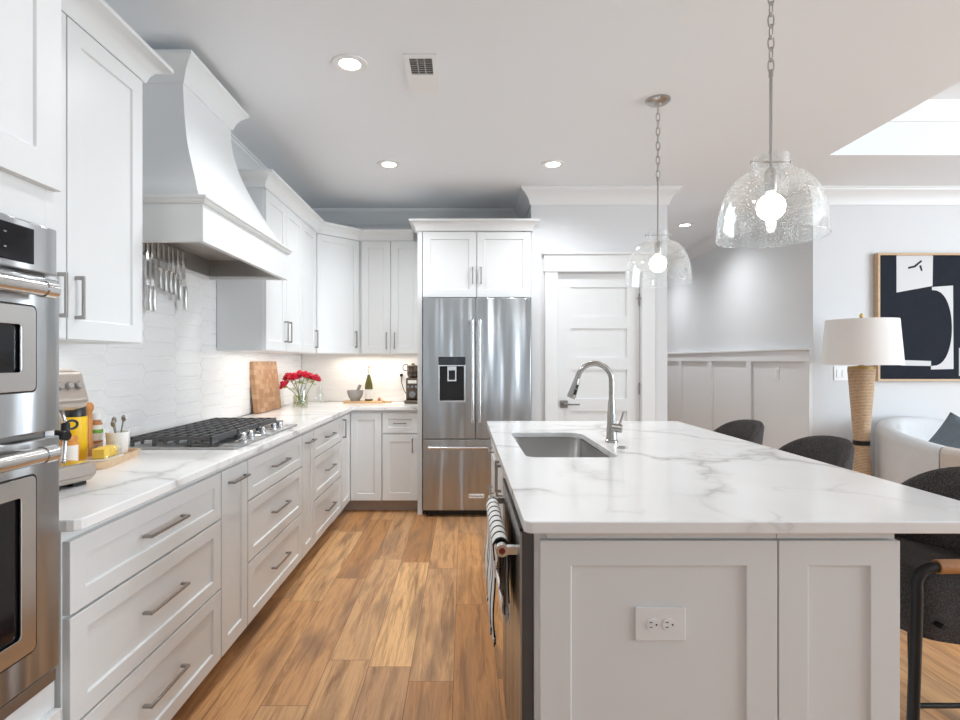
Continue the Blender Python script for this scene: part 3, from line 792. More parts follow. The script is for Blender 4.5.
# left door with a hole for the dispenser
hx0, hx1, hz0, hz1 = -.208, .006, .972, 1.33
Mf = T((0, FF, 0)) @ RX(90)       # local x->x, y->z, z-> -y
b = MB(); b.ring([(FX0, zf + .005), (FM - .003, zf + .005), (FM - .003, zt), (FX0, zt)], [(hx0, hz0), (hx1, hz0), (hx1, hz1), (hx0, hz1)], -.05, 0, Mf)
dl = b.build('door', STEEL, t, off=off, bevel=.004)
dr = MB().box(FM + .003, FX1, FF, FF + .05, zf + .005, zt).build('door', STEEL, t, off=off, bevel=.004)
fz = MB().box(FX0, FX1, FF, FF + .05, .06, zf - .003).build('freezer_drawer', STEEL, t, off=off, bevel=.004)
for x, d in ((FM - .026, dl), (FM + .033, dr)):
    h = MB().cyl((x, FF - .055, .815), (x, FF - .055, 1.628), .0125).build('handle', STEELH, d, off=off, smooth=40)
    for z, z0, z1 in ((.82, .80, .83), (1.623, 1.613, 1.643)):
        MB().cyl((x, FF - .06, z), (x, FF - .001, z), .009).cyl((x, FF - .055, z0), (x, FF - .055, z1), .0145).build('handle_bracket', CHROME, h, off=off, smooth=40)
h = MB().cyl((FX0 + .06, FF - .055, .588), (FX1 - .06, FF - .055, .588), .0125).build('handle', STEELH, fz, off=off, smooth=40)
for x in (FX0 + .06, FX1 - .06):
    MB().cyl((x, FF - .06, .588), (x, FF - .001, .588), .009).cyl((x - .015, FF - .055, .588), (x + .015, FF - .055, .588), .0145).build('handle_bracket', CHROME, h, off=off, smooth=40)
# dispenser
dp = MB()
dp.box(hx0, hx1, FF + .044, FF + .049, hz0, hz1).box(hx0, hx0 + .004, FF + .002, FF + .044, hz0, hz1).box(hx1 - .004, hx1, FF + .002, FF + .044, hz0, hz1).box(hx0 + .004, hx1 - .004, FF + .002, FF + .044, hz0, hz0 + .006)
dsp = dp.build('water_dispenser', BLACK, t, off=off)
MB().box(hx0 - .005, hx1 + .005, FF - .004, FF + .02, 1.272, 1.34).build('control_panel', BLKGLASS, dsp, off=off, bevel=.003)
b = MB(); b.ring([(hx0 - .008, hz0 - .01), (hx1 + .008, hz0 - .01), (hx1 + .008, 1.271), (hx0 - .008, 1.271)], [(hx0 + .006, hz0 + .004), (hx1 - .006, hz0 + .004), (hx1 - .006, 1.262), (hx0 + .006, 1.262)], 0, .005, Mf)
b.build('bezel', STEELH, dsp, off=off, bevel=.001)
xm = (hx0 + hx1) / 2
b = MB(); b.ring([(xm - .038, 1.135), (xm + .038, 1.135), (xm + .038, 1.262), (xm - .038, 1.262)], [(xm - .026, 1.148), (xm + .026, 1.148), (xm + .026, 1.225), (xm - .026, 1.225)], -.03, -.004, Mf); b.build('nozzle', STEELH, dsp, off=off, bevel=.002)
MB().box(xm - .026, xm + .026, FF + .016, FF + .02, 1.148, 1.225).build('paddle', BLACK, dsp, off=off)
bd = MB().box(.040, .166, FF - .004, FF - .0005, .163, .198).build('badge', PAPER, fz, off=off, bevel=.001)
text('badge_text', 'KitchenAid', .026, T((.103 - off.x, FF - .0044 - off.y, .180)) @ RX(90), BLACK, bd)
for x in (FX0 + .05, FX1 - .09): MB().box(x, x + .04, FF + .055, FF + .1, .001, .05).build('foot', BLACK, t, off=off)
MB().box(FX0 + .02, FX1 - .02, FF + .07, FF + .075, .012, .05).build('kick_grille', BLACK, t, off=off)

# ------------------------------------------------------------------ island
IX0, IX1, IY0, IY1 = .147, 1.39, 1.338, 3.583
IFX = .175         # door-front plane, aisle side
SX0, SX1, SY0, SY1 = .255, .635, 2.235, 3.02
o_ = rrect(IX0, IX1, IY0, IY1, [.022, .02, .02, .02], 8); i_ = rrect(SX0, SX1, SY0, SY1, [.05, .05, .09, .05], 8)
ic = MB().ring(o_, i_, .884, .914).build('island_countertop', QUARTZ, bevel=.004, seg=3)
tag(ic, 'white quartz island countertop with gray veins and sink cutout', 'countertop')
GI = 'white cabinets under the island top'
IB = 1.372        # end-panel face
bz = .883
# sink-base + drawer base along the aisle, behind the dishwasher
def IM(y): return T((IFX + .02, y, 0)) @ RZ(-90)
t = thing('sink_cabinet', 'white island base cabinet under the sink beyond the dishwasher', 'cabinet', (IFX + .02, 3.06, 0), R(-90), GI)
b = MB(); w_ = 3.06 - 2.03
b.box(0, .02, 0, .585, .102, bz).box(w_ - .02, w_, 0, .585, .102, bz).box(.02, w_ - .02, .565, .585, .102, bz).box(.02, w_ - .02, 0, .565, .102, .122).box(.02, w_ - .02, 0, .02, .122, bz)
b.build('body', CAB, t)
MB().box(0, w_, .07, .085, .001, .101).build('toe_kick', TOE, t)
for x0, x1, hx in ((.003, w_ / 2 - .002, w_ / 2 - .05), (w_ / 2 + .002, w_ - .003, w_ / 2 + .05)):
    d = MB().shaker(None, x0, x1, .108, .856).build('door', CAB, t, bevel=.0012); MB().pull(None, hx, .76, .15, True).build('handle', HANDLE, d)
cabinet('island_drawer_cabinet', 'white three-drawer island cabinet at the far end facing the aisle', IM(3.545), 3.545 - 3.062, .585, .102, bz,
        [('drawer', .004, .479, .672, .856, (.24, .77, .18, False)), ('drawer', .004, .479, .392, .664, (.24, .53, .18, False)), ('drawer', .004, .479, .108, .384, (.24, .25, .18, False))], GI, TOE)
# end panels (the 24 inch and 12 inch shaker panels that face the camera)
t = thing('island_end_panel', 'wide white shaker end panel of the island carrying the electrical outlet', 'panel', (.178, IB, 0), 0, GI)
MB().box(0, .605, .020, .04, .001, bz).build('body', CAB, t)
MB().shaker(None, .012, .604, .108, .856, rail=.077, rz=.062, yf=.020).build('shaker_front', CAB, t, bevel=.0012)
MB().box(0.03, .605, .008, .02, .860, bz).build('top_rail', CAB, t)
MB().box(0, .605, .014, .02, .001, .10).build('toe_board', CAB, t)
t = thing('island_back_cabinet', 'narrow white shaker cabinet on the seating side of the island', 'cabinet', (.785, IB, 0), 0, GI)
MB().box(0, .304, .020, 3.545 - IB, .001, bz).build('body', CAB, t)
MB().shaker(None, .001, .303, .108, .856, rail=.073, rz=.062, yf=.020).build('shaker_front', CAB, t, bevel=.0012)
MB().box(0.0, .285, .008, .02, .860, bz).build('top_rail', CAB, t)
MB().box(0, .304, .014, .02, .001, .10).build('toe_board', CAB, t)
# dishwasher
t = thing('dishwasher', 'stainless dishwasher built into the island below the counter edge', 'dishwasher', (.45, 1.72, 0)); off = (.45, 1.72, 0)
MB().box(.178, .775, 1.415, 2.026, .05, .872).build('body', BLACK, t, off=off)
dw = MB().box(.143, .148, 1.402, 2.024, .105, .868).build('door', STEEL, t, off=off, bevel=.001)
MB().box(.1482, .177, 1.403, 2.023, .106, .868).build('door_core', mat('dark_gray_enamel', (.085, .085, .088), .45), dw, off=off)
MB().box(.1425, .160, 1.41, 2.016, .869, .876).build('control_strip', BLACK, dw, off=off)
h = MB().cyl((.100, 1.452, .806), (.100, 1.975, .806), .0135, seg=20).build('handle', STEELH, dw, off=off, smooth=40)
for y, y0, y1 in ((1.455, 1.444, 1.466), (1.972, 1.961, 1.983)):
    MB().box(.100, .1428, y - .010, y + .010, .796, .816).cyl((.100, y0, .806), (.100, y1, .806), .0165, seg=20).build('handle_bracket', STEELH, h, off=off, smooth=40)
MB().cyl((.100, 1.4415, .806), (.100, 1.4438, .806), .0085, seg=20).build('medallion', RED, h, off=off)
MB().box(.185, .195, 1.42, 2.02, .001, .10).build('kick_plate', BLACK, t, off=off)
# towel folded over the bar
ty0, ty1 = 1.485, 1.93
b = MB(); bar = (.100, .806); rr = .0165
path = []
zb_out, zb_in = .60, .62
for i in range(9): path.append((bar[0] - rr - .003 * math.sin(i * .9), zb_out + (bar[1] - zb_out) * i / 8))
for i in range(1, 8): a = PI - PI * i / 8; path.append((bar[0] + rr * math.cos(a), bar[1] + rr * math.sin(a)))
for i in range(9): path.append((bar[0] + rr + .001 * math.sin(i), bar[1] - (bar[1] - zb_in) * i / 8))
NS = 28; rows = []
def tow(u, side):
    y = ty0 + (ty1 - ty0) * u; row = []
    n = len(path)
    for q, (px, pz) in enumerate(path):
        drop = max(0, (bar[1] - pz) / .25)
        wv = math.sin(u * 19 + 1.0) * .006 * drop - .004 * drop * (1 if q < n / 2 else 0)
        zz = pz - (.05 * (1 - u) * drop if q < n / 2 else 0)
        row.append((px + wv, y + .010 * drop * math.sin(q * .7), zz))
    return row
V = [[b._v(p, None) for p in tow(k_ / NS, 0)] for k_ in range(NS + 1)]
for a_, c_ in zip(V, V[1:]):
    for i in range(len(a_) - 1): b.face([a_[i], a_[i + 1], c_[i + 1], c_[i]])
tw = thing('dish_towel', 'white dish towel with thin black stripes hanging on the dishwasher handle', 'towel', (.100, 1.7, .5))
tc = b.build('cloth', TOWEL, tw, off=(.100, 1.7, .5), smooth=80)
s_ = tc.modifiers.new('thick', 'SOLIDIFY'); s_.thickness = .004; s_.offset = 1
b = MB()
for k_ in range(0, 60):
    u = k_ / 59; y = ty0 + (ty1 - ty0) * u
    for side in (0, 1):
        p = tow(u, 0)[0 if side == 0 else -1]; l_ = .02 + .015 * random.random()
        b.tube([p, (p[0] + random.uniform(-.004, .002), p[1] + random.uniform(-.004, .004), p[2] - l_)], .0016, 4)
fg = b.build('fringe', TOWEL, tw, off=(.100, 1.7, .5)); fg['kind'] = 'stuff'
# outlet on the end panel
t = thing('outlet', 'white double outlet plate mounted sideways on the island end panel', 'outlet', (.491, IB + .008, .61))
Mo = T((0, 0, .037)) @ RX(90)
pl = MB().prism(rrect(-.063, .063, -.042, .042, .004, 3), .0005, .006, Mo).build('face_plate', WHITE, t, bevel=.002)
for x in (-.020, .020):
    b = MB().prism([(x + .017 * math.cos(R(a)) * (1 if abs(math.cos(R(a))) < .8 else .9), .015 * math.sin(R(a))) for a in range(0, 360, 15)], .006, .0085, Mo)
    rc = b.build('receptacle', WHITE, pl)
    b = MB().box(x - .008, x - .001, -.0006 - .0085, -.0085, .037 + .005, .037 + .007).box(x - .008, x - .001, -.0091, -.0085, .037 - .007, .037 - .005)
    b.cyl((x + .009, -.0085, .037), (x + .009, -.0091, .037), .0022, seg=10); b.build('slot', BLACK, rc)
# sink
t = thing('sink', 'undermount stainless rectangular sink set into the island', 'sink', (.445, 2.63, .69)); off = (.445, 2.63, .69)
b = MB(); e = .012
prs = [(SX0 - e, SX1 + e, SY0 - e, SY1 + e, .06, .8835), (SX0 + .002, SX1 - .002, SY0 + .002, SY1 - .002, .055, .8835), (SX0 + .004, SX1 - .004, SY0 + .004, SY1 - .004, .06, .74), (SX0 + .02, SX1 - .02, SY0 + .02, SY1 - .02, .06, .71), (SX0 + .05, SX1 - .05, SY0 + .05, SY1 - .05, .05, .703)]
rows = [[(x, y, z) for x, y in rrect(a, c, d, f_, r_, 8)] for a, c, d, f_, r_, z in prs]
b.loft(rows, caps=False)
V = [v for v in b.bm.verts][-len(rows[0]):]; b.face(V)
bw = b.build('basin', SINKM, t, off=off, smooth=40)
s_ = bw.modifiers.new('thick', 'SOLIDIFY'); s_.thickness = .002
MB().lathe([(0, 0), (.042, 0), (.045, .003), (.03, .004), (0, .002)], (.445, 2.63, .704)).build('drain', CHROME, t, off=off, smooth=40)
# faucet
fx, fy, fz_ = .714, 2.66, .9145
t = thing('faucet', 'brushed nickel gooseneck pull-down faucet behind the island sink', 'faucet', (fx, fy, fz_)); off = (fx, fy, fz_)
FN = mat('faucet_nickel', (.42, .40, .38), .27, 1)
MB().lathe([(0, 0), (.030, 0), (.030, .008), (.026, .012), (.0245, .06), (.022, .09), (.0165, .20), (0, .20)], (fx, fy, fz_)).build('base', FN, t, off=off, smooth=40)
ar = .083; zc = fz_ + .295
pts = [(fx, fy, fz_ + .195), (fx, fy, zc)] + [(fx - ar + ar * math.cos(R(a)), fy, zc + ar * math.sin(R(a))) for a in range(8, 165, 8)]
lx, lz = pts[-1][0], pts[-1][2]
MB().tube(pts + [(lx - .006, fy, lz - .02)], .0135, 16).build('spout', FN, t, off=off, smooth=50)
hd = MB().tube([(lx - .006, fy, lz - .018), (lx - .012, fy, lz - .04), (lx - .032, fy, lz - .10), (lx - .037, fy, lz - .112)], [.0145, .0165, .0215, .0195], 18).build('spray_head', FN, t, off=off, smooth=50)
MB().tube([(lx - .006, fy - .016, lz - .048), (lx - .012, fy - .019, lz - .066)], [.006, .006], 10).build('spray_button', BLACK, hd, off=off)
MB().tube([(lx - .014, fy - .0195, lz - .07), (lx - .022, fy - .022, lz - .095)], [.007, .007], 10).build('spray_button', BLACK, hd, off=off)
b = MB().cyl((fx, fy - .01, fz_ + .072), (fx + .042, fy - .03, fz_ + .066), .020)
b.build('lever_hub', FN, t, off=off, smooth=40)
MB().tube([(fx + .028, fy - .024, fz_ + .075), (fx + .040, fy - .03, fz_ + .115), (fx + .05, fy - .032, fz_ + .15)], [.007, .0055, .005], 10).build('lever', FN, t, off=off, smooth=40)
as_ = MB().lathe([(0, 0), (.024, 0), (.024, .004), (.018, .006), (.017, .009), (0, .009)], (.708, 2.46, fz_)).build('air_switch_button', FN, smooth=40)
tag(as_, 'round metal button on the island top to the right of the sink', 'button')

# ------------------------------------------------------------------ bar stools
SG = 'charcoal bar stools along the island'
def make_stool(loc, label):
    t = thing('bar_stool', label, 'stool', loc, 0, SG)
    # back shell, curved round the sitter (front faces -x)
    rows = []; N = 24
    for i in range(N + 1):
        u = -1 + 2 * i / N; a = u * R(68)
        x, y = -.02 + .235 * math.cos(a) - .01, .228 * math.sin(a) / math.sin(R(68))
        nx, ny = math.cos(a), math.sin(a)
        zt_ = .958 - .105 * abs(u) ** 3.2 - .02 * u * u; zb_ = .60
        if abs(u) > .999: zt_ = .80
        th = .019
        sec = []
        for (s1, zz) in ((-1, zb_ + .02), (-1, (zb_ + zt_) / 2), (-1, zt_ - .02), (-.5, zt_ - .004), (.5, zt_ - .004), (1, zt_ - .02), (1, (zb_ + zt_) / 2), (1, zb_ + .02), (.5, zb_), (-.5, zb_)):
            tilt = (zz - .6) * .12
            sec.append((x + nx * (th * s1) + tilt * nx, y + ny * th * s1 + tilt * .3 * ny, zz))
        rows.append(sec)
    MB().loft(rows).build('backrest', CHARC, t, smooth=60)
    # seat pad
    rows = []
    for (ins_, z) in ((.03, .490), (.006, .50), (0, .52), (0, .655), (.006, .675), (.03, .69)):
        rows.append([(x, y, z + .03 * (-x) / .2) for x, y in rrect(-.225 + ins_, .195 - ins_, -.225 + ins_, .225 - ins_, .07, 5)])
    MB().loft(rows).build('seat', CHARC, t, smooth=50)
    for s in (-1, 1):
        yy = .25 * s
        fr = [(-.255, yy, .001), (-.245, yy, .36), (-.235, yy, .665)]
        for a in range(0, 91, 15): fr.append((-.19 - .047 * math.cos(R(a)), yy, .694 + .048 * math.sin(R(a))))
        fr += [(.10, yy, .745)]
        MB().tube(fr, .0145, 12).build('armrest_frame', BLKMETAL, t, smooth=50)
        MB().tube([(-.182, yy, .742), (.10, yy, .745)], .0195, 14).build('arm_wrap', LEATHER, t, smooth=50)
        MB().tube([(.10, yy, .744), (.135, yy, .735), (.15, yy, .70), (.155, yy, .50), (.165, yy, .001)], .0145, 12).build('leg', BLKMETAL, t, smooth=50)
        MB().tube([(-.245, yy, .362), (.155, yy, .362)], .007, 8).build('stretcher', BLKMETAL, t, smooth=50)
    MB().tube([(-.252, -.238, .255), (-.252, .238, .255)], .009, 8).build('footrest', BLKMETAL, t, smooth=50)
    MB().tube([(-.16, -.25, .575), (-.16, .25, .575)], .008, 8).build('seat_rail', BLKMETAL, t, smooth=50)
    MB().tube([(.15, -.25, .575), (.15, .25, .575)], .008, 8).build('seat_rail', BLKMETAL, t, smooth=50)
    return t
s0 = make_stool((1.475, 1.755, 0), 'charcoal bar stool nearest the camera, tan leather armrest showing below the counter')
dup(s0, 'charcoal bar stool in the middle of the row beside the island', (1.475, 2.53, 0))
dup(s0, 'charcoal bar stool farthest from the camera, in front of the wainscot', (1.475, 3.25, 0))

# ------------------------------------------------------------------ pendants
PG = 'glass pendant lights over the island'
def make_pendant(loc, label):
    t = thing('pendant_light', label, 'pendant light', loc, 0, PG)   # origin at the ceiling
    MB().lathe([(0, 0), (.066, 0), (.066, -.008), (.055, -.018), (.02, -.024), (.012, -.034), (0, -.036)]).build('canopy', NICKEL, t, smooth=40)
    n = 10; z0, z1 = -.036, -.437; L_ = (z0 - z1) / n
    proto = None
    for i in range(n):
        zc = z0 - L_ * (i + .5); hl = L_ * .66; wv = .0105
        pts = []
        for a in range(0, 360, 30):
            c_, s2 = math.cos(R(a)), math.sin(R(a))
            pts.append(((wv * c_) if i % 2 else 0, 0 if i % 2 else wv * c_, zc + hl * s2))
        MB().tube(pts, .0027, 6, closed=True).build('chain_link', NICKEL, t, smooth=60)
    MB().cyl((0, 0, -.437), (0, 0, -.785), .0055, seg=10).build('rod', NICKEL, t, smooth=40)
    MB().lathe([(0, -.43), (.008, -.432), (.008, -.455), (0, -.457)]).build('rod_cap', NICKEL, t, smooth=40)
    sk = MB().lathe([(0, -.775), (.012, -.778), (.020, -.79), (.020, -.85), (.016, -.862), (0, -.862)]).build('socket', NICKEL, t, smooth=40)
    MB().tube([(-.066, 0, -.757), (.066, 0, -.757)], .0025, 8).build('cross_pin', NICKEL, t)
    for s in (-1, 1): MB().ball((.068 * s, 0, -.757), .006, 10, 6).build('thumb_nut', NICKEL, t, smooth=60)
    # glass shade: neck, shoulder, dome
    pr = [(.0585, -.738), (.0585, -.79)]
    for a in range(4, 91, 6):
        aa = R(a); pr.append((.0585 + (.1775 - .0585) * math.sin(aa), -.792 - .205 * (1 - math.cos(aa))))
    pr += [(.1785, -1.012), (.179, -1.025)]
    inn = [(r_ - .003, z) for r_, z in pr]
    MB().lathe(pr + inn[::-1], closed=True, seg=48).build('glass_shade', SEEDED, t, smooth=50)
    MB().tube([(.1775 * math.cos(R(a)), .1775 * math.sin(R(a)), -1.025) for a in range(0, 360, 8)], .0022, 6, closed=True).build('shade_rim', GLASS, t, smooth=60)
    MB().lathe([(0, -.8625), (.014, -.864), (.0155, -.872), (.030, -.880), (.042, -.895), (.0465, -.916), (.042, -.938), (.030, -.953), (.015, -.961), (0, -.963)], seg=24).build('bulb', BULB, t, smooth=60)
    return t
PX = 1.085
p0 = make_pendant((PX, 1.944, CZ), 'clear seeded glass dome pendant hanging nearest the camera')
dup(p0, 'clear seeded glass dome pendant farther away, in front of the pantry door', (PX, 3.076, CZ))

# recessed lights and vent
RG = 'recessed ceiling lights'
def make_can(loc, label):
    t = thing('recessed_light', label, 'ceiling light', loc, 0, RG)
    MB().lathe([(.052, -.001), (.088, -.001), (.086, -.006), (.060, -.007), (.052, -.004)], closed=True, seg=32).build('trim_ring', WHITE, t, smooth=40)
    MB().lathe([(0, -.001), (.0515, -.001), (.0515, -.003), (0, -.003)], seg=32).build('lens', CAN, t)
    return t
cans = [(-.56, 2.70, 'large recessed light beside the air vent, nearest the range hood'), (-.556, 4.08, 'recessed light above the aisle in front of the refrigerator\'s left side'),
        (.66, 4.08, 'recessed light in front of the wall above the pantry door'), (2.37, 5.9, 'recessed light in the hall ceiling seen between the pendants')]
for i, (x, y, lab) in enumerate(cans):
    if i == 0: c0_ = make_can((x, y, CZ), lab)
    else: dup(c0_, lab, (x, y, CZ))
    spot((x, y, CZ - .02), 58 if x < 2 else 58)
spot((2.37, 7.6, CZ - .02), 58); spot((-.2, 1.35, CZ - .02), 24)  # unseen spots without fixtures, added to brighten the hall and near aisle
t = thing('air_vent', 'white rectangular ceiling air vent with half of its grille open', 'vent', (-.21, 2.80, CZ))
b = MB().ring([(-.08, -.19), (.08, -.19), (.08, .19), (-.08, .19)], [(-.055, -.16), (.055, -.16), (.055, -.01), (-.055, -.01)], -.008, -.001); b.build('frame', WHITE, t, bevel=.002)
GR = mat('vent_shadow', (.05, .05, .05), .8)
MB().box(-.055, .055, -.16, -.01, -.003, -.001).build('backing', GR, t)
for i in range(8): MB().box(-.055, .055, -.158 + i * .0195, -.152 + i * .0195, -.007, -.0035).build('slat', NICKEL, t)
for x in (-.02, .015): MB().box(x, x + .006, -.16, -.01, -.0078, -.0071).build('slat_brace', NICKEL, t)

# switches
SWG = 'white switch plates'
def plate(name, label, M, w, h, n):
    t = thing(name, label, 'switch', M.to_translation(), M.to_euler().z, SWG)
    p = MB().box(-w / 2, w / 2, -.006, -.0005, -h / 2, h / 2).build('face_plate', WHITE, t, bevel=.002)
    for i in range(n):
        x = (i - (n - 1) / 2) * .046
        MB().box(x - .016, x + .016, -.010, -.0062, -.033, .033).build('rocker', WHITE, p, bevel=.0015)
plate('light_switch', 'white light switch on the hall wainscot panel', T((HX1 - .008, 5.2, 1.19)) @ RZ(-90), .075, .12, 1)
plate('light_switch', 'white double light switch on the wall behind the lamp shade', T((3.205, DY, 1.20)), .12, .12, 2)

# ------------------------------------------------------------------ living corner
# painting
PX0, PX1, PZ0, PZ1 = 3.485, 4.60, 1.135, 2.215
yb = DY - .002; yf_ = DY - .04
t = thing('painting', 'large navy and off-white abstract painting in an oak frame', 'painting', ((PX0 + PX1) / 2, yb, PZ0)); off = ((PX0 + PX1) / 2, yb, PZ0)
Mp = T((0, yf_, 0)) @ RX(90)
b = MB(); b.ring([(PX0, PZ0), (PX1, PZ0), (PX1, PZ1), (PX0, PZ1)], [(PX0 + .018, PZ0 + .018), (PX1 - .018, PZ0 + .018), (PX1 - .018, PZ1 - .018), (PX0 + .018, PZ1 - .018)], -.037, 0.012, Mp)
b.build('frame', WOODF, t, off=off, bevel=.001)
cv = MB().box(PX0 + .019, PX1 - .019, yf_ + .008, yf_ + .03, PZ0 + .019, PZ1 - .019).build('canvas', NAVY, t, off=off)
def px(x, y): s_ = 550 / (DY - .033); return ((x - 464) / s_, EYE + (361 - y) / s_)
def paint(pts, m, e=.0015): MB().prism([px(*p) for p in pts], -.008 + .0003, -.008 + e, Mp).build('painted_shape', m, cv, off=off)
paint([(896.5, 254.2), (933, 254.2), (932.5, 286), (896.5, 292.5)], CANVAS)
cpts = [(932, 287)]
cpts += [(953, 285.5), (953.5, 369), (931, 369.5), (931, 366)]
for a in range(80, -81, -10): cpts.append((932 + 20 * math.cos(R(a)) ** .8 if abs(a) < 90 else 932, 328 + 38 * math.sin(R(a))))
cpts.append((932, 290))
paint(cpts, CANVAS)
paint([(901, 360), (931, 361), (931, 366), (901, 365.5)], CANVAS)
paint([(959, 348), (985, 345), (985, 376), (959, 376)], CANVAS)
paint([(908, 267), (914, 265.5), (921, 260), (922, 261.5), (915, 267.5), (908, 269)], INK, .003)
paint([(919, 266), (921, 265), (922.5, 271), (921, 271)], INK, .003)
# floor lamp
lx, ly = 3.085, 4.27
t = thing('floor_lamp', 'hourglass woven floor lamp with white drum shade in the corner', 'lamp', (lx, ly, 0)); off = (lx, ly, 0)
MB().lathe([(0, .001), (.155, .001), (.155, .02), (.13, .03), (0, .03)], (lx, ly, 0)).build('foot', GOLD, t, off=off, smooth=40)
MB().lathe([(0, .03), (.096, .03), (.090, .12), (.070, .42), (.053, .66), (.0525, .69), (.056, .74), (.074, 1.0), (.090, 1.22), (.092, 1.245), (0, 1.245)], (lx, ly, 0), 36).build('column', ROPE, t, off=off, smooth=50)
MB().lathe([(.0545, .655), (.0575, .655), (.0575, .690), (.0545, .690)], (lx, ly, 0), 36, closed=True).build('waist_band', BLKMETAL, t, off=off)
MB().lathe([(.0, 1.246), (.091, 1.246), (.088, 1.262), (.02, 1.27), (.01, 1.30), (.008, 1.64), (0, 1.64)], (lx, ly, 0), 24).build('neck', GOLD, t, off=off, smooth=40)
MB().lathe([(.266, 1.275), (.238, 1.625), (.235, 1.625), (.263, 1.275)], (lx, ly, 0), 48, closed=True).build('lamp_shade', SHADE, t, off=off, smooth=40)
MB().tube([(lx - .2355, ly, 1.62), (lx, ly, 1.62), (lx + .2355, ly, 1.62)], .003, 6).build('shade_spider', GOLD, t, off=off)
MB().ball((lx, ly, 1.655), .014, 12, 8, sz=1.5).build('finial', GOLD, t, off=off, smooth=60)
# barrel armchair
ax_, ay_, ar_ = 3.80, 3.97, .665
t = thing('armchair', 'curved barrel-back light gray armchair in the living room corner', 'armchair', (ax_, ay_, 0)); off = (ax_, ay_, 0)
def hgt(th):
    tb = [(60, .80), (90, .842), (120, .846), (143, .81), (180, .765), (205, .725), (240, .695), (270, .68), (300, .67)]
    for (a0, h0), (a1, h1) in zip(tb, tb[1:]):
        if a0 <= th <= a1: return h0 + (h1 - h0) * (th - a0) / (a1 - a0)
    return tb[-1][1]
def wallpart(a0, a1, m, name):
    rows = []; N = 30
    for i in range(N + 1):
        th = a0 + (a1 - a0) * i / N; c_, s2 = math.cos(R(th)), math.sin(R(th)); h = hgt(th); sec = []
        for ro, z in ((ar_ - .05, .10), (ar_ - .015, .13), (ar_, .3), (ar_, h - .05), (ar_ - .012, h - .015), (ar_ - .05, h), (ar_ - .09, h), (ar_ - .128, h - .015), (ar_ - .14, h - .05), (ar_ - .14, .3), (ar_ - .13, .12)):
            sec.append((ax_ + ro * c_, ay_ + ro * s2, z))
        rows.append(sec)
    MB().loft(rows).build(name, m, t, off=off, smooth=50)
wallpart(60, 204, SOFA, 'back'); wallpart(204.6, 300, SOFB, 'arm')
MB().lathe([(0, .12), (.50, .12), (.515, .15), (.515, .40), (.49, .43), (0, .44)], (ax_, ay_, 0), 40).build('seat', SOFA, t, off=off, smooth=40)
MB().lathe([(0, .001), (.40, .001), (.40, .10), (0, .10)], (ax_, ay_, 0), 32).build('swivel_base', BLKMETAL, t, off=off, smooth=40)
# cushion
Mc = T((3.63, 4.02, .685)) @ RZ(-62) @ RX(-24) @ RY(24)
b = MB(); N = 14; half = .195
rows = []
def cu(i, j, s):
    u, v = -1 + 2 * i / N, -1 + 2 * j / N
    e = (1 - u * u) * (1 - v * v)
    pin = 1 - .06 * (1 - max(abs(u), abs(v)) ** 0) 
    sx = u * (1 - .07 * (1 - v * v)); sz = v * (1 - .07 * (1 - u * u))
    return (sx * half, s * .075 * max(e, 0) ** .42, sz * half)
G = {s: [[b._v(cu(i, j, s), Mc) for j in range(N + 1)] for i in range(N + 1)] for s in (-1, 1)}
for s in (-1, 1):
    for i in range(N):
        for j in range(N): b.face([G[s][i][j], G[s][i + 1][j], G[s][i + 1][j + 1], G[s][i][j + 1]])
bmesh.ops.remove_doubles(b.bm, verts=b.bm.verts, dist=.0005)
cs = b.build('throw_pillow', CUSH, smooth=70); tag(cs, 'slate blue-gray throw pillow leaning in the armchair', 'pillow')

# ------------------------------------------------------------------ things on the counters
CTZ = .9145
# end-grain cutting board leaning on the wall
b = MB(); lean = math.degrees(math.asin(.045 / .39))
Mb = T((-1.508, 4.30, CTZ)) @ RY(-lean) 
b.box(-.04, 0, -.255, .255, .0045, .39, Mb)
cb_ = b.build('cutting_board', ENDGRAIN, bevel=.004); tag(cb_, 'thick end-grain wooden cutting board leaning on the tile', 'cutting board')
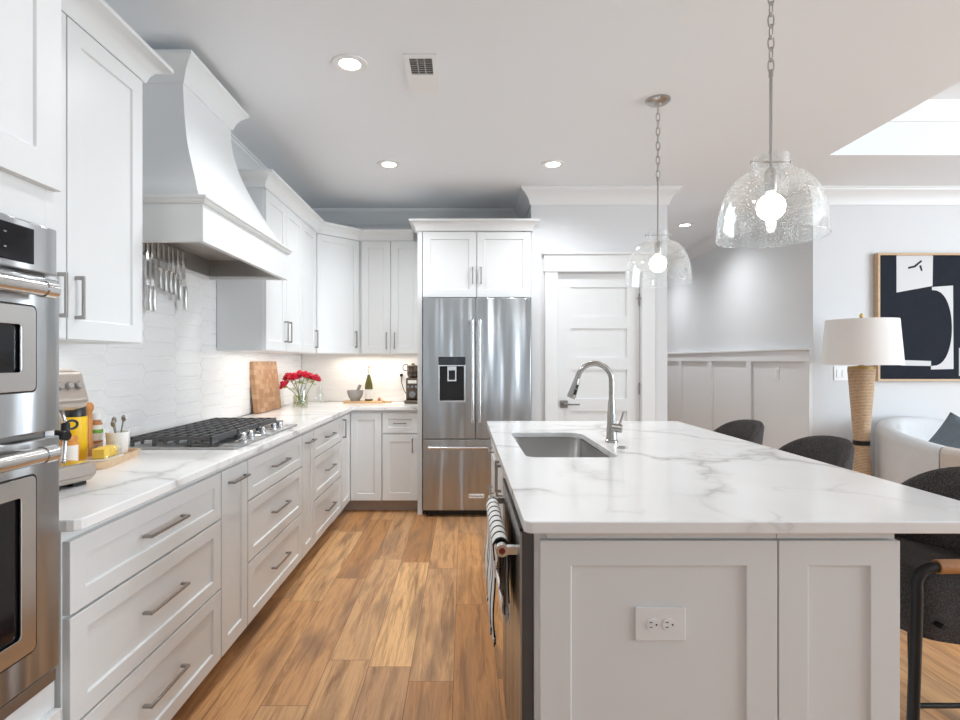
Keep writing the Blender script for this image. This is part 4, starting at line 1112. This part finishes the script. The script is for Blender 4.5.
# vase of roses
vx, vy = -1.378, 4.64
t = thing('flower_vase', 'clear glass vase with water holding the red roses', 'vase', (vx, vy, CTZ)); off = (vx, vy, CTZ)
pr = [(0, 0), (.060, 0), (.064, .01), (.064, .16), (.058, .18), (.055, .205), (.052, .205), (.055, .18), (.061, .16), (.061, .012), (0, .008)]
MB().lathe(pr, (vx, vy, CTZ), 32).build('glass', GLASS, t, off=off, smooth=40)
MB().lathe([(0, .009), (.059, .009), (.060, .012), (.060, .10), (0, .10)], (vx, vy, CTZ), 28).build('water', m_clear('water_clear', (.86, .88, .72), .04), t, off=off, smooth=40)
RSG = 'red roses in the glass vase'
def rose(tip, base, label, r_=.050):
    o_ = base
    t = thing('rose', label, 'flower', o_, 0, RSG)
    tip, base = Vector(tip), Vector(base); mid = (tip + base) / 2 + Vector((0, 0, .02))
    MB().tube([base, mid, tip], .003, 6).build('stem', LEAF, t, off=o_, smooth=50)
    dirv = (tip - base).normalized(); q = Vector((0, 0, 1)).rotation_difference(dirv).to_matrix().to_4x4()
    b = MB()
    for layer in range(4):
        n = 3 + layer; rad = r_ * (.30 + .23 * layer)
        for k_ in range(n):
            a0 = 2 * PI * (k_ + .37 * layer) / n; rowsP = []
            for i in range(5):
                a = a0 + (i - 2) * (2 * PI / n) * .33; row = []
                for j in range(5):
                    f = j / 4; rr_ = rad * (math.sin(PI * .5 * min(1, f * 1.3)) * .9 + .14 * f * f); wob = 1 + .06 * math.sin(i * 2.1 + k_)
                    row.append(tip + (q @ Vector((rr_ * wob * math.cos(a), rr_ * wob * math.sin(a), r_ * (1.15 - .16 * layer) * f - r_ * .5 - .010 * abs(i - 2) * f))))
                rowsP.append(row)
            b.loft(rowsP, closed_u=False, caps=False)
    bl = b.build('bloom', ROSE, t, off=o_, smooth=70)
    sm = bl.modifiers.new('thick', 'SOLIDIFY'); sm.thickness = .0015
    b = MB()
    for k_ in range(5):
        a = 2 * PI * k_ / 5 + tip.x * 50; c = base.lerp(tip, .72 + .05 * k_)
        e = c + Vector((math.cos(a) * .06, math.sin(a) * .06, .012 - .008 * k_)); sd = Vector((-math.sin(a), math.cos(a), 0)) * .022; m_ = (c + e) / 2
        vs = [b._v(p, None) for p in (c, m_ + sd + Vector((0, 0, .006)), e, m_ - sd + Vector((0, 0, .006)))]; b.face(vs)
    b.build('leaf', BUDG, t, off=o_)
S_ = 550 / vy
def fpx(x, y, d=0): return ((x - 464) / 550 * (vy + d), vy + d, EYE + (361 - y) / 550 * (vy + d))
heads = [((283.5, 382.0, -.04), 'lowest red rose drooping at the left of the vase'), ((288, 374, .04), 'red rose second from the left in the vase'), ((294, 374.5, -.07), 'red rose left of center facing forward in the vase'),
         ((300, 371.5, 0), 'tall red rose at the top center of the bouquet'), ((305.5, 372.5, -.05), 'red rose right of center in the bouquet'), ((310, 374, .05), 'red rose behind on the right of the bouquet'), ((316, 375.5, -.02), 'red rose leaning out at the far right of the vase')]
for i, ((x, y, d), lab) in enumerate(heads):
    a = 2 * PI * i / 7; rose(fpx(x, y + 2.0, d), (vx + .03 * math.cos(a), vy + .03 * math.sin(a), CTZ + .014), lab)
# glass jar behind
jr = MB().lathe([(0, 0), (.05, 0), (.053, .008), (.053, .12), (.046, .135), (.046, .15), (.043, .15), (.043, .135), (.05, .118), (.05, .01), (0, .006)], (-1.355, 5.12, CTZ), 28).build('glass_jar', GLASS, smooth=40)
tag(jr, 'empty clear glass jar behind the vase of roses', 'jar')
# serving board at the back with mortar, bottle and garlic
sy = 5.17
b = MB(); pts = rrect(-1.13, -.75, sy - .085, sy + .085, [.06, .03, .03, .06], 5)
b.prism(pts, CTZ, CTZ + .016); b.prism(rrect(-.752, -.68, sy - .022, sy + .022, .015, 4), CTZ + .001, CTZ + .015)
sb = b.build('serving_board', WOODL, bevel=.003); tag(sb, 'flat light wood serving board on the back counter', 'serving board')
bz_ = CTZ + .0165
mo = MB().lathe([(0, 0), (.045, 0), (.045, .012), (.060, .035), (.074, .07), (.076, .10), (.066, .10), (.062, .07), (.045, .035), (0, .028)], (-1.022, sy, bz_), 32).build('mortar', STONE, smooth=50)
tag(mo, 'gray granite mortar bowl on the wooden serving board', 'mortar')
pe = MB().tube([(-1.03, sy, bz_ + .050), (-1.0, sy, bz_ + .10), (-.982, sy, bz_ + .135), (-.975, sy, bz_ + .15)], [.017, .013, .016, .013], 12).build('pestle', STONE, smooth=50)
tag(pe, 'gray granite pestle leaning in the mortar', 'pestle')
t = thing('wine_bottle', 'olive green wine bottle with white label on the serving board', 'bottle', (-.895, sy, bz_)); off = (-.895, sy, bz_)
MB().lathe([(0, 0), (.036, 0), (.037, .006), (.037, .13), (.034, .16), (.020, .215), (.014, .235), (.014, .30), (0, .302)], (-.895, sy, bz_), 28).build('glass', BOTGL, t, off=off, smooth=40)
MB().lathe([(.0374, .018), (.0378, .018), (.0378, .108), (.0374, .108)], (-.895, sy, bz_), 28, closed=True).build('label', PAPER, t, off=off, smooth=40)
MB().lathe([(.0145, .245), (.0152, .245), (.0152, .304), (0, .305), (0, .303), (.0145, .302)], (-.895, sy, bz_), 20).build('capsule', PAPER, t, off=off, smooth=40)
MB().lathe([(0, .3055), (.008, .3055), (.009, .325), (0, .328)], (-.895, sy, bz_), 14).build('cork', WOODL, t, off=off, smooth=40)
def garlic(x, y, lab, m, r_):
    o = MB().lathe([(0, 0), (r_ * .7, .001), (r_, r_ * .6), (r_ * .75, r_ * 1.1), (r_ * .25, r_ * 1.5), (r_ * .15, r_ * 2), (0, r_ * 2.05)], (x, y, bz_), 16).build('garlic_bulb', m, smooth=60)
    tag(o, lab, 'garlic', 'garlic bulbs on the serving board')
garlic(-.80, sy + .02, 'dark shriveled garlic bulb beside the wine bottle', SPICE, .017)
garlic(-.765, sy - .02, 'pale garlic bulb on the serving board near its handle', GARLIC, .017)
# coffee grinder near the fridge
gx, gy = -.475, 5.12
t = thing('coffee_grinder', 'dark bronze electric coffee grinder beside the refrigerator panel', 'coffee grinder', (gx, gy, CTZ)); off = (gx, gy, CTZ)
MB().box(gx - .072, gx + .072, gy - .10, gy + .085, CTZ, CTZ + .03).build('base', DARKBR, t, off=off, bevel=.006)
bdy = MB().hexa([(gx - .062, gy - .03, CTZ + .03), (gx + .062, gy - .03, CTZ + .03), (gx + .062, gy + .08, CTZ + .03), (gx - .062, gy + .08, CTZ + .03),
           (gx - .060, gy - .075, CTZ + .235), (gx + .060, gy - .075, CTZ + .235), (gx + .060, gy + .08, CTZ + .235), (gx - .060, gy + .08, CTZ + .235)]).build('body', DARKBR, t, off=off, bevel=.008)
MB().box(gx - .04, gx + .04, gy - .083, gy - .072, CTZ + .185, CTZ + .215).build('display', PAPER, bdy, off=off)
for x in (-.035, 0, .035): MB().cyl((gx + x, gy - .085, CTZ + .155), (gx + x, gy - .060, CTZ + .155), .011, seg=14).build('button', CHROME, bdy, off=off, smooth=40)
MB().cyl((gx, gy - .08, CTZ + .085), (gx, gy - .04, CTZ + .085), .03, seg=20).build('portafilter_cradle', CHROME, t, off=off, smooth=40)
HOP = m_clear('smoked_plastic', (.45, .38, .34), .08)
MB().lathe([(.045, .236), (.055, .27), (.058, .335), (.055, .335), (.052, .27), (.042, .236)], (gx, gy, CTZ), 24, closed=True).build('hopper', HOP, t, off=off, smooth=40)
MB().lathe([(0, .237), (.040, .237), (.050, .28), (0, .285)], (gx, gy, CTZ), 20).build('beans', SPICE, t, off=off, smooth=40)
MB().lathe([(0, .336), (.058, .336), (.058, .35), (.02, .355), (.012, .37), (0, .37)], (gx, gy, CTZ), 24).build('lid', DARKBR, t, off=off, smooth=40)
MB().tube([(gx - .062 + .03 * math.cos(R(a)), gy - .02, CTZ + .33 + .03 * math.sin(R(a))) for a in range(60, 300, 20)], .004, 8).build('lid_handle', BLKMETAL, t, off=off, smooth=50)
oxx = -.605
t = thing('outlet', 'white wall outlet on the tile left of the coffee grinder', 'outlet', (oxx, BY - .0085, 1.19))
fp = MB().box(-.035, .035, -.006, -.0005, -.058, .058).build('face_plate', WHITE, t, bevel=.002)
for z in (-.022, .022): MB().box(-.016, .016, -.0085, -.0062, z - .014, z + .014).build('receptacle', WHITE, fp, bevel=.002)
t = thing('power_cord', 'black power cord from the wall outlet to the coffee grinder', 'cord', (oxx, BY - .03, 1.0)); off = (oxx, BY - .03, 1.0)
MB().box(oxx - .014, oxx + .014, BY - .045, BY - .0175, 1.155, 1.182).build('plug', BLACK, t, off=off, bevel=.004)
MB().tube([(oxx, BY - .042, 1.16), (oxx + .004, BY - .05, 1.10), (oxx + .025, BY - .06, 1.03), (oxx + .06, BY - .075, .975), (gx - .0665, gy + .06, .957)], .0035, 8).build('cable', BLACK, t, off=off, smooth=60)

# espresso machine
n_ = Vector((.97, -.24)).normalized(); rot = math.atan2(n_.x, -n_.y)   # local -y -> n_
W2, DP = .30, .30
fr_c = Vector((-1.176, 1.763)) - Vector((.24, .97)).normalized() * (W2 / 2)
t = thing('espresso_machine', 'champagne metal espresso machine beside the oven tower', 'espresso machine', (fr_c.x, fr_c.y, CTZ), rot)
hw = W2 / 2   # local: x right, -y front; front of the drip tray at y=0
b = MB(); b.hexa([(-hw, 0.012, .012), (hw - .012, .012, .012), (hw - .012, .10, .012), (-hw, .10, .012), (-hw, 0, .03), (hw, 0, .03), (hw, .10, .03), (-hw, .10, .03)])
b.hexa([(-hw, 0, .03), (hw, 0, .03), (hw, .10, .03), (-hw, .10, .03), (-hw, .004, .068), (hw - .004, .004, .068), (hw - .004, .10, .068), (-hw, .10, .068)])
dt = b.build('drip_tray', COFFEE, t, bevel=.004)
MB().box(-hw + .01, hw - .015, .012, .098, .0685, .071).build('grille', CHROME, dt)
b = MB(); 
for x in (-hw + .03, hw - .05): b.box(x - .015, x + .03, .02, .09, 0, .0118)
b.build('foot', BLACK, t)
MB().box(-hw + .004, hw - .012, .150, DP, .004, .235).build('body', COFFEE, t, bevel=.008)
MB().box(-hw + .02, hw - .02, .102, .149, .004, .06).build('tray_housing', COFFEE, t)
hdm = MB(); hdm.prism([(.035, .262), (.052, .240), (.10, .232), (DP, .232), (DP, .350), (.10, .364), (.065, .355)], -hw + .004, hw + .010, Matrix(((0, 0, 1, 0), (1, 0, 0, 0), (0, 1, 0, 0), (0, 0, 0, 1))))
hd_ = hdm.build('head', COFFEE, t, bevel=.012, seg=3)
for i in range(5):
    x = hw - .022 - i * .032; c = Vector((x, .050, .312)); ax = Vector((0, -.95, .31)).normalized()
    MB().cyl(c + ax * .0, c + ax * .008, .0125, seg=20).build('button_ring', STEELD, hd_, smooth=40)
    MB().cyl(c + ax * .0081, c + ax * .011, .0095, seg=20).build('button', CHROME, hd_, smooth=40)
MB().cyl((-.02, .09, .231), (-.02, .09, .195), .032, seg=24).build('group_head', CHROME, t, smooth=40)
b = MB(); b.tube([(-.02, .09, .19), (-.02, -.08, .175)], [.012, .014], 12); b.cyl((-.02, .09, .194), (-.02, .09, .165), .034, seg=24); b.build('portafilter', BLKMETAL, t, smooth=40)
wnd = MB().tube([(hw - .05, .085, .235), (hw - .058, .06, .20), (hw - .07, .045, .15), (hw - .078, .04, .085)], [.006, .006, .006, .0055], 10).build('steam_wand', CHROME, t, smooth=50)
MB().tube([(hw - .060, .056, .195), (hw - .068, .047, .158)], .0125, 12).build('wand_grip', BLACK, wnd, smooth=50)
MB().tube([(hw - .045 + .020 * math.cos(R(a)), .05, .19 + .013 * math.sin(R(a))) for a in range(0, 360, 20)], .004, 8, closed=True).build('wand_tab', BLACK, wnd, smooth=50)
MB().ball((hw - .0785, .04, .083), .008, 10, 8).build('wand_tip', CHROME, wnd, smooth=60)
MB().cyl((hw + .0105, .16, .285), (hw + .025, .16, .285), .008, seg=18).build('steam_dial', CHROME, t, smooth=40)

# wooden tray and what stands on it
b = MB(); tyc = (-1.424, 2.12)
Mt = T((tyc[0], tyc[1], CTZ)) @ RZ(10)
op = rrect(-.118, .105, -.17, .17, .05, 6); mid_ = rrect(-.128, .115, -.18, .18, .055, 6); ip = rrect(-.118, .105, -.17, .17, .05, 6); fl = rrect(-.111, .098, -.163, .163, .045, 6)
rows = [[(x, y, z) for x, y in P] for P, z in ((op, 0), (mid_, .026), (ip, .026), (fl, .012))]
b.loft(rows, caps=False, M=Mt)
vs = list(b.bm.verts); n_o = len(op); b.face(vs[:n_o][::-1]); b.face(vs[-n_o:])
tr_ = b.build('wooden_tray', WOODT, smooth=35); tag(tr_, 'light wooden tray beside the cooktop holding condiments', 'tray')
tz_ = CTZ + .0125
# butter dish
bxx, byy = -1.388, 2.125
t = thing('butter_dish', 'glass butter dish with a clear cover on the wooden tray', 'butter dish', (bxx, byy, tz_), R(10))
MB().prism(rrect(-.045, .045, -.075, .075, .02, 4), 0, .008).build('dish', CERAM, t, bevel=.002)
rows = [[(x, y, z) for x, y in rrect(-a, a, -c, c, .02, 4)] for a, c, z in ((.040, .071, .0085), (.038, .069, .045), (.030, .060, .060))]
b = MB().loft(rows); b.build('cover', GLASS, t, smooth=35)
bu = MB().box(-.022, .022, -.055, .055, .009, .046).build('butter', BUTTER, bevel=.003, off=(0, 0, 0))
bu.location = (bxx, byy, tz_); bu.rotation_euler = (0, 0, R(10)); tag(bu, 'yellow stick of butter inside the glass dish', 'butter')
# cup of small utensils
cxx, cyy = -1.412, 2.243
cup = MB().lathe([(0, 0), (.032, 0), (.036, .006), (.043, .085), (.044, .09), (.040, .09), (.033, .01), (0, .008)], (cxx, cyy, tz_), 28).build('utensil_cup', CERAM, smooth=40)
tag(cup, 'small white ceramic cup at the far end of the wooden tray', 'cup')
UG = 'small utensils in the white cup'
for i, (dx, dy, hz, lab) in enumerate(((.012, .0, .145, 'tallest dark spoon standing in the white cup'), (-.012, .008, .135, 'dark spoon leaning left in the white cup'), (.0, -.014, .125, 'shortest dark spoon at the front of the white cup'))):
    b = MB().tube([(cxx, cyy, tz_ + .012), (cxx + dx * 2, cyy + dy * 2, tz_ + hz)], .003, 8)
    b.ball((cxx + dx * 2.1, cyy + dy * 2.1, tz_ + hz), .011, 10, 8, sy=.5, sz=1.3)
    tag(b.build('spoon', STEELD, smooth=60), lab, 'spoon', UG)
# yellow tin
t = thing('yellow_canister', 'bright yellow canister with black lid behind the espresso machine', 'canister', (-1.497, 2.115, tz_)); off = (-1.497, 2.115, tz_)
MB().lathe([(0, 0), (.039, 0), (.041, .004), (.041, .165), (0, .165)], (-1.497, 2.115, tz_), 28).build('body', YEL, t, off=off, smooth=40)
MB().lathe([(0, .1655), (.038, .1655), (.038, .20), (.034, .205), (0, .205)], (-1.497, 2.115, tz_), 28).build('lid', BLACK, t, off=off, smooth=40)
# amber jar with paper label
t = thing('honey_jar', 'amber jar with a white paper label on the wooden tray', 'jar', (-1.452, 2.022, tz_)); off = (-1.452, 2.022, tz_)
MB().lathe([(0, 0), (.029, 0), (.031, .004), (.031, .075), (.025, .085), (0, .085)], (-1.452, 2.022, tz_), 24).build('glass', AMBER, t, off=off, smooth=40)
MB().lathe([(0, .0855), (.027, .0855), (.027, .102), (0, .102)], (-1.452, 2.022, tz_), 24).build('lid', AMBER, t, off=off, smooth=40)
pts = [(.0316 * math.cos(R(a)), .0316 * math.sin(R(a))) for a in range(-115, 6, 10)]; pts2 = [(x * 1.02, y * 1.02) for x, y in pts][::-1]
MB().prism([(-1.452 + x, 2.022 + y) for x, y in pts + pts2], tz_ + .01, tz_ + .07).build('label', PAPER, t, off=off)
# pepper mill
mill = MB().lathe([(0, 0), (.019, 0), (.020, .03), (.015, .09), (.017, .14), (.012, .165), (.020, .185), (.021, .20), (.014, .212), (0, .215)], (-1.498, 2.190, tz_), 22).build('pepper_mill', WOODO, smooth=50)
tag(mill, 'orange wooden pepper mill behind the yellow canister', 'pepper mill')
# spice bottle
t = thing('spice_bottle', 'spice bottle with white and green label next to the pepper mill', 'bottle', (-1.505, 2.248, tz_)); off = (-1.505, 2.248, tz_)
MB().lathe([(0, 0), (.023, 0), (.025, .004), (.025, .12), (.016, .138), (0, .138)], (-1.505, 2.248, tz_), 20).build('body', SPICE, t, off=off, smooth=40)
MB().lathe([(.0252, .055), (.0258, .055), (.0258, .118), (.0252, .118)], (-1.505, 2.248, tz_), 20, closed=True).build('label', PAPER, t, off=off, smooth=40)
MB().lathe([(.0259, .085), (.0263, .085), (.0263, .10), (.0259, .10)], (-1.505, 2.248, tz_), 20, closed=True).build('label_stripe', GREENP, t, off=off, smooth=40)
MB().lathe([(0, .1385), (.018, .1385), (.018, .165), (0, .165)], (-1.505, 2.248, tz_), 18).build('cap', WHITE, t, off=off, smooth=40)
